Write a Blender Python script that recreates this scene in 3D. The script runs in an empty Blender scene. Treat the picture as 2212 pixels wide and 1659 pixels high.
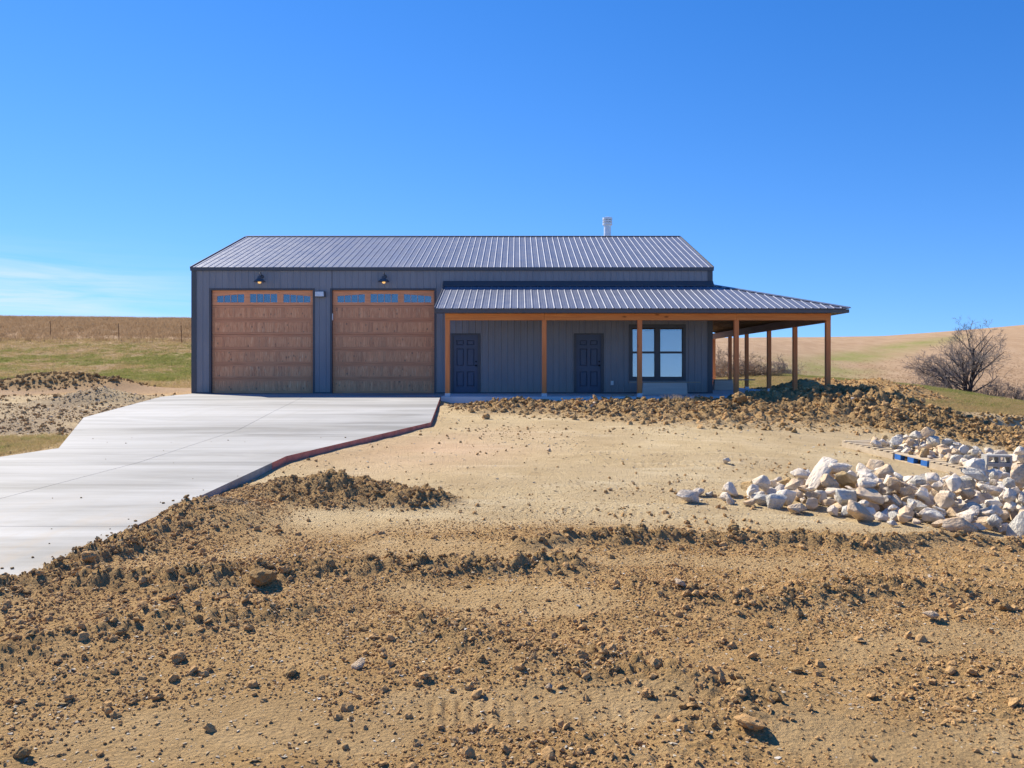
import bpy, bmesh, math, random
import numpy as np
from mathutils import Vector, Matrix, Euler

R = math.radians
S = bpy.context.scene
COL = S.collection
rng = np.random.default_rng(7)
random.seed(7)

# ------------------------------------------------------------------ camera, sky, sun, exposure
EYE = 0.91                                   # eye height above the top of the porch slab (z = 0)
cam_d = bpy.data.cameras.new("camera")
cam = bpy.data.objects.new("camera", cam_d)
COL.objects.link(cam)
cam.location = (0, 0, EYE)
cam.rotation_euler = (R(90), 0, 0)
cam_d.sensor_width = 36.0
cam_d.lens = 36.0 * 1800 / 2212
cam_d.shift_x = -0.005
cam_d.shift_y = -0.0156
cam_d.clip_start = 0.1
cam_d.clip_end = 3000
S.camera = cam

TRAVEL = Vector((0.86, -0.82, -1.0)).normalized()     # the way the sunlight travels
TO_SUN = -TRAVEL
SUN_EL = math.asin(TO_SUN.z)
SUN_AZ = math.atan2(TO_SUN.x, TO_SUN.y)               # clockwise from +Y
sun_d = bpy.data.lights.new("sun", 'SUN')
sun_d.energy = 4.7
sun_d.angle = R(0.6)
sun_d.color = (1.0, 0.91, 0.76)
sun = bpy.data.objects.new("sun", sun_d)
sun.rotation_euler = TRAVEL.to_track_quat('-Z', 'Y').to_euler()
sun.location = (-30, 40, 40)
COL.objects.link(sun)

W = bpy.data.worlds.new("World")
S.world = W
W.use_nodes = True
nt = W.node_tree
nt.nodes.clear()
def wn(t, **k):
    n = nt.nodes.new(t)
    for a, b in k.items():
        setattr(n, a, b)
    return n
w_out = wn('ShaderNodeOutputWorld')
w_bg = wn('ShaderNodeBackground')
w_bg.inputs['Strength'].default_value = 0.15
w_sky = wn('ShaderNodeTexSky', sky_type='NISHITA', sun_disc=False)
w_sky.sun_elevation = SUN_EL
w_sky.sun_rotation = SUN_AZ
w_sky.altitude = 350
w_sky.air_density = 0.7
w_sky.dust_density = 0.0
w_sky.ozone_density = 6.0
w_hsv = wn('ShaderNodeHueSaturation')
w_hsv.inputs['Saturation'].default_value = 1.27
w_hsv.inputs['Value'].default_value = 1.06
w_hsv.inputs['Hue'].default_value = 0.511
# the clear winter air keeps its blue almost down to the skyline: read the sky a few degrees higher
w_dir = wn('ShaderNodeTexCoord')
w_lift = wn('ShaderNodeVectorMath', operation='MULTIPLY_ADD')
w_lift.inputs[1].default_value = (1, 1, 0.85)
w_lift.inputs[2].default_value = (0, 0, 0.08)
nt.links.new(w_dir.outputs['Generated'], w_lift.inputs[0])
w_nrm = wn('ShaderNodeVectorMath', operation='NORMALIZE')
nt.links.new(w_lift.outputs[0], w_nrm.inputs[0])
nt.links.new(w_nrm.outputs[0], w_sky.inputs['Vector'])
def wv(op, a, b):
    n = wn('ShaderNodeVectorMath', operation=op)
    for i, v in enumerate((a, b)):
        if isinstance(v, tuple):
            n.inputs[i].default_value = v
        else:
            nt.links.new(v, n.inputs[i])
    return n.outputs[0]
w_soft = wv('DIVIDE', w_sky.outputs[0], wv('ADD', wv('MULTIPLY', w_sky.outputs[0], (1 / 14, 1 / 14, 1 / 14)), (1, 1, 1)))
nt.links.new(w_soft, w_hsv.inputs['Color'])
# thin cirrus: streaky noise on a flat cloud layer, thickest low in the west
w_geo = wn('ShaderNodeTexCoord')
w_sep = wn('ShaderNodeSeparateXYZ')
nt.links.new(w_geo.outputs['Generated'], w_sep.inputs[0])
def wm(op, a, b=None, clamp=False):
    n = wn('ShaderNodeMath', operation=op)
    n.use_clamp = clamp
    for i, v in enumerate((a, b)):
        if v is None:
            continue
        if isinstance(v, (int, float)):
            n.inputs[i].default_value = v
        else:
            nt.links.new(v, n.inputs[i])
    return n.outputs[0]
az = wm('ARCTAN2', w_sep.outputs[0], w_sep.outputs[1])
el = wm('ARCSINE', w_sep.outputs[2])
w_cmb = wn('ShaderNodeCombineXYZ')
nt.links.new(wm('ADD', wm('MULTIPLY', az, 5.0), wm('MULTIPLY', el, 9.0)), w_cmb.inputs[0])
nt.links.new(wm('MULTIPLY', el, 62.0), w_cmb.inputs[1])
w_noi = wn('ShaderNodeTexNoise')
w_noi.inputs['Scale'].default_value = 1.0
w_noi.inputs['Detail'].default_value = 7
w_noi.inputs['Roughness'].default_value = 0.56
w_noi.inputs['Distortion'].default_value = 0.6
nt.links.new(w_cmb.outputs[0], w_noi.inputs['Vector'])
daz = wm('DIVIDE', wm('ADD', az, 0.60), 0.20)
dle = wm('DIVIDE', wm('SUBTRACT', el, 0.076), 0.034)
gau = wm('POWER', 2.718, wm('MULTIPLY', wm('ADD', wm('MULTIPLY', daz, daz), wm('MULTIPLY', dle, dle)), -1.0))
cl = wm('MULTIPLY', wm('MULTIPLY', wm('SUBTRACT', w_noi.outputs['Fac'], 0.33), 3.4, True), wm('MULTIPLY', gau, 1.0), True)
w_mix = wn('ShaderNodeMix', data_type='RGBA')
nt.links.new(cl, w_mix.inputs['Factor'])
nt.links.new(w_hsv.outputs['Color'], w_mix.inputs['A'])
w_mix.inputs['B'].default_value = (2.9, 3.45, 4.2, 1)
nt.links.new(w_mix.outputs['Result'], w_bg.inputs['Color'])
nt.links.new(w_bg.outputs[0], w_out.inputs[0])

vs = S.view_settings
vs.view_transform = 'Standard'
vs.look = 'None'
vs.exposure = 0.80
vs.gamma = 1
vs.use_curve_mapping = False
S.render.engine = 'CYCLES'
S.cycles.max_bounces = 6
S.cycles.diffuse_bounces = 3
S.cycles.glossy_bounces = 3
S.cycles.transmission_bounces = 4
S.cycles.use_denoising = True

# ------------------------------------------------------------------ materials
class Mat:
    def __init__(self, name, rough=0.8, spec=0.3, metal=0.0):
        self.m = bpy.data.materials.new(name)
        self.m.use_nodes = True
        self.nt = self.m.node_tree
        self.b = self.nt.nodes['Principled BSDF']
        self.b.inputs['Roughness'].default_value = rough
        self.b.inputs['Specular IOR Level'].default_value = spec
        self.b.inputs['Metallic'].default_value = metal
        self._tc = None
    def n(self, t, **k):
        x = self.nt.nodes.new(t)
        for a, b in k.items():
            setattr(x, a, b)
        return x
    def l(self, a, b):
        self.nt.links.new(a, b)
    def tc(self, what='Object'):
        if self._tc is None:
            self._tc = self.n('ShaderNodeTexCoord')
        return self._tc.outputs[what]
    def pos(self):
        return self.n('ShaderNodeNewGeometry').outputs['Position']
    def mapping(self, vec, scale=(1, 1, 1), loc=(0, 0, 0), rot=(0, 0, 0)):
        m = self.n('ShaderNodeMapping')
        m.inputs['Scale'].default_value = scale
        m.inputs['Location'].default_value = loc
        m.inputs['Rotation'].default_value = rot
        self.l(vec, m.inputs['Vector'])
        return m.outputs[0]
    def noise(self, vec, scale, detail=4, rough=0.55, dist=0.0):
        x = self.n('ShaderNodeTexNoise')
        x.inputs['Scale'].default_value = scale
        x.inputs['Detail'].default_value = detail
        x.inputs['Roughness'].default_value = rough
        x.inputs['Distortion'].default_value = dist
        self.l(vec, x.inputs['Vector'])
        return x.outputs['Fac']
    def voro(self, vec, scale, feature='F1', out='Distance'):
        x = self.n('ShaderNodeTexVoronoi', feature=feature)
        x.inputs['Scale'].default_value = scale
        self.l(vec, x.inputs['Vector'])
        return x.outputs[out]
    def ramp(self, fac, stops):
        r = self.n('ShaderNodeValToRGB')
        e = r.color_ramp.elements
        while len(e) < len(stops):
            e.new(0.5)
        for el_, (p, c) in zip(e, stops):
            el_.position = p
            el_.color = (*c, 1) if len(c) == 3 else c
        self.l(fac, r.inputs['Fac'])
        return r.outputs['Color']
    def math(self, op, a, b=None, clamp=False):
        n = self.n('ShaderNodeMath', operation=op)
        n.use_clamp = clamp
        for i, v in enumerate((a, b)):
            if v is None:
                continue
            if isinstance(v, (int, float)):
                n.inputs[i].default_value = v
            else:
                self.l(v, n.inputs[i])
        return n.outputs[0]
    def mix(self, fac, a, b, blend='MIX'):
        m = self.n('ShaderNodeMix', data_type='RGBA', blend_type=blend)
        for s, v in (('Factor', fac), ('A', a), ('B', b)):
            if isinstance(v, (int, float)):
                m.inputs[s].default_value = v
            elif isinstance(v, tuple):
                m.inputs[s].default_value = (*v, 1)
            else:
                self.l(v, m.inputs[s])
        return m.outputs['Result']
    def attr(self, name, out='Fac'):
        a = self.n('ShaderNodeAttribute')
        a.attribute_name = name
        return a.outputs[out]
    def rand(self):
        return self.n('ShaderNodeObjectInfo').outputs['Random']
    def color(self, v):
        if isinstance(v, tuple):
            self.b.inputs['Base Color'].default_value = (*v, 1)
        else:
            self.l(v, self.b.inputs['Base Color'])
        return self
    def bump(self, h, strength=0.5, dist=0.02):
        b = self.n('ShaderNodeBump')
        b.inputs['Strength'].default_value = strength
        b.inputs['Distance'].default_value = dist
        self.l(h, b.inputs['Height'])
        self.l(b.outputs[0], self.b.inputs['Normal'])
        return self

def simple(name, col, rough=0.6, spec=0.3, metal=0.0, var=0.12, scale=3.0):
    m = Mat(name, rough, spec, metal)
    f = m.noise(m.pos(), scale, 5, 0.6)
    lo = tuple(c * (1 - var) for c in col)
    hi = tuple(min(1, c * (1 + var)) for c in col)
    m.color(m.ramp(f, [(0.3, lo), (0.7, hi)]))
    return m

M = {}
m = Mat('charcoal siding', 0.42, 0.4)
p = m.pos()
c = m.ramp(m.noise(m.mapping(p, (1.6, 1.6, .5)), 1.4, 5, 0.6), [(0.3, (0.225, 0.222, 0.242)), (0.7, (0.265, 0.260, 0.280))])
sp = m.n('ShaderNodeSeparateXYZ'); m.l(p, sp.inputs[0])
foot = m.math('MULTIPLY', m.math('SUBTRACT', 0.55, sp.outputs[2]), 1.6, True)
c = m.mix(m.math('MULTIPLY', m.math('MULTIPLY', foot, m.noise(p, 6, 6, 0.7)), 0.7), c, (0.42, 0.34, 0.24))
m.color(c)
m.bump(m.noise(m.mapping(p, (1, 1, .35)), 2.2, 2), 0.10, 0.01)
M['siding'] = m
M['trim'] = simple('dark trim', (0.080, 0.083, 0.095), 0.45, 0.4, 0, 0.06)
M['door_paint'] = simple('dark door paint', (0.080, 0.102, 0.155), 0.45, 0.4, 0, 0.06)
m = Mat('roof steel', 0.42, 0.4, 0.30)
f = m.noise(m.mapping(m.pos(), (3.0, 0.6, 0.6)), 1.2, 4, 0.6)
m.color(m.ramp(f, [(0.3, (0.165, 0.185, 0.245)), (0.7, (0.215, 0.235, 0.295))]))
m.l(m.ramp(m.noise(m.pos(), 2.5, 3), [(0.3, (0.40, 0.40, 0.40)), (0.7, (0.52, 0.52, 0.52))]), m.b.inputs['Roughness'])
m.bump(m.noise(m.pos(), 3.5, 2), 0.12, 0.01)
M['roof'] = m
M['galv'] = simple('galvanised steel', (0.74, 0.75, 0.76), 0.38, 0.5, 0.25, 0.12, 9)
M['bracket'] = simple('post bracket', (0.55, 0.57, 0.6), 0.4, 0.5, 0.4)
M['white'] = simple('white plastic', (0.75, 0.76, 0.76), 0.4, 0.4)
M['blind'] = simple('white blind', (0.80, 0.81, 0.82), 0.8, 0.2, 0, 0.03, 0.6)
M['dark'] = simple('dark interior', (0.012, 0.013, 0.016), 0.9, 0.1)

def wood(name, dark, light, axis, knots=True, rough=0.62, sc=1.0, use_rand=True):
    """Stained timber: grain runs along one axis of the world."""
    m = Mat(name, rough, 0.25)
    p = m.pos()
    s = [16 * sc] * 3
    s[axis] = 0.9 * sc
    mp = m.mapping(p, tuple(s))
    if use_rand:
        add = m.n('ShaderNodeVectorMath', operation='ADD')
        cmb = m.n('ShaderNodeCombineXYZ')
        r = m.math('MULTIPLY', m.rand(), 60.0)
        for i in range(3):
            m.l(r, cmb.inputs[i])
        m.l(mp, add.inputs[0]); m.l(cmb.outputs[0], add.inputs[1])
        mp = add.outputs[0]
    g = m.noise(mp, 1.0, 6, 0.62, 0.8)
    c = m.ramp(g, [(0.25, dark), (0.55, tuple((a + b) / 2 for a, b in zip(dark, light))), (0.8, light)])
    big = m.noise(p, 1.1, 3)
    c = m.mix(m.math('MULTIPLY', big, 0.45), c, tuple(x * 0.75 for x in dark))
    if knots:
        s2 = [3.2] * 3
        s2[axis] = 1.3
        k = m.voro(m.mapping(p, tuple(s2)), 1.0)
        kk = m.ramp(k, [(0.05, (1, 1, 1)), (0.13, (0, 0, 0))])
        c = m.mix(m.math('MULTIPLY', kk, 0.8), c, tuple(x * 0.3 for x in dark))
    m.color(c)
    m.bump(g, 0.25, 0.004)
    return m
M['cedar_x'] = wood('stained beam', (0.62, 0.190, 0.050), (0.92, 0.39, 0.12), 0)
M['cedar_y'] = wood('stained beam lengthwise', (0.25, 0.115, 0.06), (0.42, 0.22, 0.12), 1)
M['cedar_z'] = wood('stained post', (0.62, 0.180, 0.060), (0.90, 0.35, 0.120), 2)
M['rafter'] = wood('rafter timber', (0.36, 0.19, 0.08), (0.60, 0.37, 0.18), 0, False)
M['plank_grey'] = wood('weathered plank', (0.36, 0.27, 0.20), (0.58, 0.46, 0.36), 0, False)
M['ply'] = wood('plywood', (0.62, 0.50, 0.42), (0.80, 0.68, 0.58), 0, False, 0.8, 0.5)
M['pallet'] = wood('bleached pallet wood', (0.48, 0.38, 0.25), (0.74, 0.63, 0.46), 0, False, 0.85, 0.6)
M['pallet_end'] = wood('brown pallet wood', (0.22, 0.14, 0.08), (0.40, 0.27, 0.16), 0, False, 0.85, 0.6)
M['blue'] = simple('blue pallet paint', (0.03, 0.15, 0.46), 0.6, 0.3, 0, 0.25, 14)
m = simple('concrete block', (0.36, 0.35, 0.325), 0.9, 0.2, 0, 0.12, 20)
M['block'] = m

# garage door: printed vertical boards between horizontal rails
def door_field():
    m = Mat('garage door boards', 0.55, 0.25)
    p = m.tc('Object')
    sp = m.n('ShaderNodeSeparateXYZ'); m.l(p, sp.inputs[0])
    idx = m.math('FLOOR', m.math('DIVIDE', sp.outputs[0], 0.0905))
    wv = m.n('ShaderNodeTexWhiteNoise', noise_dimensions='2D')
    cmb = m.n('ShaderNodeCombineXYZ')
    m.l(idx, cmb.inputs[0]); m.l(m.math('MULTIPLY', m.rand(), 97.0), cmb.inputs[1])
    m.l(cmb.outputs[0], wv.inputs['Vector'])
    v = wv.outputs['Value']
    off = m.n('ShaderNodeCombineXYZ')
    m.l(m.math('MULTIPLY', v, 40.0), off.inputs[0]); m.l(m.math('MULTIPLY', m.rand(), 55.0), off.inputs[2])
    add = m.n('ShaderNodeVectorMath', operation='ADD')
    m.l(m.mapping(p, (26, 8, 2.2)), add.inputs[0]); m.l(off.outputs[0], add.inputs[1])
    g = m.noise(add.outputs[0], 1.0, 5, 0.6, 1.6)
    c = m.ramp(g, [(0.24, (0.50, 0.195, 0.092)), (0.46, (0.82, 0.355, 0.172)), (0.60, (0.91, 0.45, 0.23)), (0.72, (0.98, 0.67, 0.39))])
    tint = m.ramp(v, [(0.0, (0.86, 0.85, 0.87)), (0.3, (0.98, 0.97, 0.97)), (0.8, (1.03, 1.02, 1.0)), (1.0, (1.10, 1.09, 1.06))])
    c = m.mix(1.0, c, tint, 'MULTIPLY')
    add2 = m.n('ShaderNodeVectorMath', operation='ADD')
    m.l(m.mapping(p, (5, 3, 4)), add2.inputs[0]); m.l(off.outputs[0], add2.inputs[1])
    k = m.voro(add2.outputs[0], 1.0)
    c = m.mix(m.math('MULTIPLY', m.ramp(k, [(0.06, (1, 1, 1)), (0.22, (0, 0, 0))]), 0.55), c, (0.10, 0.055, 0.05))
    m.color(c)
    return m
M['gd_field'] = door_field()
def door_rail(axis, name, bright=1.0):
    m = Mat(name, 0.55, 0.25)
    p = m.tc('Object')
    s = [22, 22, 22]; s[axis] = 1.0
    off = m.n('ShaderNodeCombineXYZ')
    m.l(m.math('MULTIPLY', m.rand(), 55.0), off.inputs[1])
    add = m.n('ShaderNodeVectorMath', operation='ADD')
    m.l(m.mapping(p, tuple(s)), add.inputs[0]); m.l(off.outputs[0], add.inputs[1])
    g = m.noise(add.outputs[0], 1.0, 5, 0.6, 1.0)
    cs = [(0.58, 0.230, 0.110), (0.76, 0.320, 0.157), (0.88, 0.42, 0.22)]
    m.color(m.ramp(g, [(0.25, tuple(bright * x for x in cs[0])), (0.5, tuple(bright * x for x in cs[1])), (0.8, tuple(bright * x for x in cs[2]))]))
    return m
M['gd_rail'] = door_rail(0, 'garage door rail')
M['gd_top'] = door_rail(0, 'garage door window rail', 1.22)

# reflective window glass
def glass(name, refl, tint=(0.02, 0.025, 0.03)):
    m = Mat(name, 0.03, 0.5)
    out = m.nt.nodes['Material Output']
    gl = m.n('ShaderNodeBsdfGlossy'); gl.inputs['Roughness'].default_value = 0.02
    gl.inputs['Color'].default_value = (0.95, 0.97, 1.0, 1)
    tr = m.n('ShaderNodeBsdfTransparent'); tr.inputs['Color'].default_value = (0.82, 0.86, 0.90, 1)
    mx = m.n('ShaderNodeMixShader')
    fr = m.n('ShaderNodeFresnel'); fr.inputs['IOR'].default_value = 1.5
    m.l(m.math('ADD', m.math('MULTIPLY', fr.outputs[0], 1.0), refl, True), mx.inputs[0])
    m.l(tr.outputs[0], mx.inputs[1]); m.l(gl.outputs[0], mx.inputs[2])
    m.l(mx.outputs[0], out.inputs['Surface'])
    m.nt.nodes.remove(m.b)
    return m
M['glass'] = glass('window glass', 0.17)
M['glass_dark'] = glass('garage window glass', 0.13)
m = Mat('lamp bulb', 0.2, 0.5)
m.color((0.9, 0.55, 0.2))
m.b.inputs['Emission Color'].default_value = (1.0, 0.55, 0.18, 1)
m.b.inputs['Emission Strength'].default_value = 0.5
M['bulb'] = m

# concrete: broom finished, streaked with pale and damp bands
m = Mat('drive concrete', 0.75, 0.3)
p = m.pos()
st = m.noise(m.mapping(p, (0.13, 0.62, 1.0)), 1.0, 7, 0.60, 0.9)
st2 = m.noise(m.mapping(p, (0.5, 7.0, 1.0)), 1.0, 4, 0.6, 0.3)
cl_ = m.noise(p, 0.5, 5, 0.6)
c = m.ramp(st, [(0.36, (0.20, 0.198, 0.185)), (0.47, (0.30, 0.298, 0.285)), (0.62, (0.43, 0.428, 0.412))])
c = m.mix(m.math('MULTIPLY', m.ramp(st2, [(0.42, (0, 0, 0)), (0.7, (1, 1, 1))]), 0.25), c, (0.49, 0.487, 0.47))
c = m.mix(m.math('MULTIPLY', m.ramp(cl_, [(0.45, (0, 0, 0)), (0.75, (1, 1, 1))]), 0.35), c, (0.30, 0.287, 0.25))
c = m.mix(m.math('MULTIPLY', m.ramp(m.noise(p, 9, 6, 0.7), [(0.62, (0, 0, 0)), (0.75, (1, 1, 1))]), 0.25), c, (0.40, 0.36, 0.29))
sp = m.n('ShaderNodeSeparateXYZ'); m.l(p, sp.inputs[0])
nearf = m.math('MULTIPLY', m.math('SUBTRACT', 11.0, sp.outputs[1]), 0.28, True)
mud = m.ramp(m.noise(m.mapping(p, (2.2, 0.8, 1), rot=(0, 0, .25)), 1.0, 8, 0.7), [(0.50, (0, 0, 0)), (0.66, (1, 1, 1))])
c = m.mix(m.math('MULTIPLY', m.math('MULTIPLY', mud, nearf), 0.45), c, (0.37, 0.28, 0.175))
tyre = m.ramp(m.noise(m.mapping(p, (3.0, 0.10, 1), rot=(0, 0, -.06)), 1.0, 4, 0.6), [(0.54, (0, 0, 0)), (0.66, (1, 1, 1))])
c = m.mix(m.math('MULTIPLY', tyre, 0.16), c, (0.30, 0.28, 0.24))
m.color(c)
m.bump(m.noise(m.mapping(p, (2, 90, 1)), 1.0, 3), 0.15, 0.004)
M['concrete'] = m
M['red_edge'] = simple('red slab edge', (0.66, 0.22, 0.155), 0.85, 0.2, 0, 0.25, 5)  # mottled red for the yard-side faces of some drive panels
m = simple('porch concrete', (0.70, 0.71, 0.72), 0.8, 0.25, 0, 0.10, 1.5)
M['porch_concrete'] = m

# soil
def soil_color(m, p, big=True):
    f = m.noise(p, 2.2, 8, 0.65)
    return m.ramp(f, [(0.25, (0.40, 0.242, 0.098)), (0.5, (0.53, 0.340, 0.148)), (0.75, (0.63, 0.425, 0.208))])
m = Mat('ground', 0.95, 0.08)
p = m.pos()
soil = soil_color(m, p)
packed = m.ramp(m.noise(p, 0.9, 9, 0.68), [(0.3, (0.50, 0.365, 0.195)), (0.5, (0.62, 0.475, 0.265)), (0.72, (0.70, 0.56, 0.34))])
packed = m.mix(m.math('MULTIPLY', m.ramp(m.noise(m.mapping(p, (.35, .8, 1)), 1.0, 6, 0.6), [(0.42, (0, 0, 0)), (0.62, (1, 1, 1))]), 0.55), packed, (0.50, 0.375, 0.215))
packed = m.mix(m.math('MULTIPLY', m.ramp(m.noise(m.mapping(p, (.6, 2.2, 1)), 1.0, 5, 0.6), [(0.55, (0, 0, 0)), (0.70, (1, 1, 1))]), 0.6), packed, (0.76, 0.63, 0.40))
packed = m.mix(m.math('MULTIPLY', m.ramp(m.noise(p, 14, 6, 0.75), [(0.52, (0, 0, 0)), (0.68, (1, 1, 1))]), 0.4), packed, (0.44, 0.30, 0.155))
damp = m.ramp(m.noise(p, 3.5, 7, 0.65), [(0.3, (0.27, 0.170, 0.075)), (0.7, (0.44, 0.295, 0.14))])
grav = m.ramp(m.noise(p, 16, 6, 0.75), [(0.35, (0.25, 0.180, 0.110)), (0.5, (0.36, 0.270, 0.170)), (0.68, (0.46, 0.36, 0.245))])
green = m.ramp(m.noise(m.mapping(p, (1, 0.5, 1)), 1.6, 9, 0.7), [(0.3, (0.25, 0.22, 0.085)), (0.5, (0.25, 0.26, 0.075)), (0.7, (0.36, 0.31, 0.14))])
dry = m.ramp(m.noise(m.mapping(p, (.35, 0.12, .35)), 1.0, 12, 0.66), [(0.3, (0.36, 0.235, 0.135)), (0.5, (0.42, 0.285, 0.172)), (0.7, (0.48, 0.335, 0.212))])
c = m.mix(m.math('MULTIPLY', m.ramp(m.noise(p, 0.8, 5, 0.6), [(0.45, (0, 0, 0)), (0.65, (1, 1, 1))]), 0.45), soil, (0.40, 0.245, 0.105))
c = m.mix(m.attr('packed'), c, packed)
c = m.mix(m.math('MULTIPLY', m.attr('flare_tint'), 0.30), c, (0.78, 0.44, 0.30))  # faint pink lens flare painted into the soil colour
c = m.mix(m.attr('gravel'), c, grav)
c = m.mix(m.attr('damp'), c, damp)
c = m.mix(m.attr('dry'), c, dry)
c = m.mix(m.attr('green'), c, green)
m.color(c)
hb = m.math('ADD', m.math('MULTIPLY', m.noise(p, 18, 10, 0.78), 1.0), m.math('MULTIPLY', m.voro(p, 38), 0.30))
m.bump(hb, 1.0, 0.055)
M['ground'] = m

m = Mat('soil clods', 0.95, 0.06)
p = m.pos()
f = m.noise(p, 30, 6, 0.7)
c = m.ramp(f, [(0.25, (0.40, 0.232, 0.096)), (0.5, (0.55, 0.340, 0.152)), (0.78, (0.67, 0.44, 0.22))])
c = m.mix(m.math('MULTIPLY', m.rand(), 0.55), c, m.ramp(m.rand(), [(0.0, (0.66, 0.43, 0.21)), (0.5, (0.40, 0.24, 0.105)), (1.0, (0.59, 0.385, 0.18))]))
m.color(c)
m.bump(m.noise(p, 60, 6, 0.75), 0.8, 0.02)
M['clod'] = m
m = Mat('damp soil clods', 0.95, 0.06)
p = m.pos()
f = m.noise(p, 24, 6, 0.7)
c = m.ramp(f, [(0.25, (0.24, 0.145, 0.062)), (0.5, (0.37, 0.235, 0.105)), (0.78, (0.50, 0.335, 0.160))])
c = m.mix(m.math('MULTIPLY', m.rand(), 0.4), c, (0.48, 0.33, 0.155))
m.color(c)
m.bump(m.noise(p, 45, 6, 0.75), 0.9, 0.025)
M['clod_damp'] = m
m = Mat('stone chips', 0.9, 0.15)
c = m.ramp(m.rand(), [(0.0, (0.36, 0.27, 0.16)), (0.4, (0.47, 0.37, 0.24)), (0.7, (0.52, 0.46, 0.36)), (0.9, (0.62, 0.56, 0.42)), (1.0, (0.66, 0.64, 0.60))])
c = m.mix(m.math('MULTIPLY', m.noise(m.pos(), 40, 5, 0.7), 0.5), c, (0.33, 0.25, 0.16))
m.color(c)
M['chip'] = m
def rock_mat(name, a, b, cst):
    m = Mat(name, 0.9, 0.15)
    p = m.tc('Object')
    off = m.n('ShaderNodeVectorMath', operation='ADD')
    cmb = m.n('ShaderNodeCombineXYZ')
    r = m.math('MULTIPLY', m.rand(), 31.0)
    for i in range(3):
        m.l(r, cmb.inputs[i])
    m.l(p, off.inputs[0]); m.l(cmb.outputs[0], off.inputs[1])
    v = off.outputs[0]
    c = m.ramp(m.noise(v, 7, 7, 0.65), [(0.28, tuple(x * 0.62 for x in a)), (0.46, a), (0.72, b)])
    c = m.mix(m.math('MULTIPLY', m.ramp(m.noise(v, 3.5, 5, 0.6), [(0.46, (0, 0, 0)), (0.70, (1, 1, 1))]), 0.75), c, cst)
    c = m.mix(m.math('MULTIPLY', m.ramp(m.noise(v, 26, 4, 0.7), [(0.58, (0, 0, 0)), (0.72, (1, 1, 1))]), 0.45), c, tuple(x * 0.5 for x in cst))
    m.color(c)
    m.bump(m.math('ADD', m.noise(v, 16, 8, 0.72), m.math('MULTIPLY', m.voro(v, 11), 0.6)), 0.75, 0.03)
    return m
M['rock_white'] = rock_mat('chalky limestone', (0.74, 0.655, 0.535), (0.90, 0.83, 0.72), (0.68, 0.50, 0.32))
M['rock_tan'] = rock_mat('tan limestone', (0.64, 0.49, 0.33), (0.80, 0.67, 0.50), (0.58, 0.37, 0.19))
M['rock_grey'] = rock_mat('grey limestone', (0.56, 0.53, 0.46), (0.72, 0.69, 0.62), (0.50, 0.42, 0.30))
M['rock_yellow'] = rock_mat('yellow limestone', (0.56, 0.40, 0.20), (0.70, 0.56, 0.34), (0.50, 0.27, 0.08))

def grass_mat(name, a, b, cst):
    m = Mat(name, 0.9, 0.05)
    c = m.ramp(m.rand(), [(0.0, a), (0.5, b), (1.0, cst)])
    c = m.mix(m.math('MULTIPLY', m.noise(m.pos(), 0.25, 5, 0.6), 0.5), c, tuple(x * 0.8 for x in a))
    m.color(c)
    tr = m.n('ShaderNodeBsdfTranslucent'); m.l(c, tr.inputs['Color'])
    mx = m.n('ShaderNodeMixShader'); mx.inputs[0].default_value = 0.5
    m.l(m.b.outputs[0], mx.inputs[1]); m.l(tr.outputs[0], mx.inputs[2])
    m.l(mx.outputs[0], m.nt.nodes['Material Output'].inputs['Surface'])
    return m
M['grass_dry'] = grass_mat('tall dry grass', (0.29, 0.190, 0.105), (0.36, 0.250, 0.150), (0.44, 0.320, 0.20))
M['grass_green'] = grass_mat('short green grass', (0.20, 0.225, 0.055), (0.28, 0.29, 0.085), (0.40, 0.34, 0.16))
M['grass_tan'] = grass_mat('short tan grass', (0.42, 0.30, 0.14), (0.50, 0.38, 0.20), (0.32, 0.29, 0.11))
M['straw'] = grass_mat('straw', (0.42, 0.33, 0.20), (0.50, 0.40, 0.25), (0.36, 0.27, 0.16))
M['bark'] = simple('grey bark', (0.075, 0.060, 0.055), 0.9, 0.1, 0, 0.3, 4)
M['twig'] = simple('bare twigs', (0.215, 0.190, 0.172), 0.9, 0.1, 0, 0.2, 2)
M['twig_pale'] = simple('pale brush twigs', (0.42, 0.31, 0.21), 0.9, 0.1, 0, 0.25, 2)
M['rust'] = simple('rusty steel', (0.17, 0.085, 0.055), 0.85, 0.2, 0.1, 0.3, 12)

def mat(k):
    return M[k].m

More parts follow.
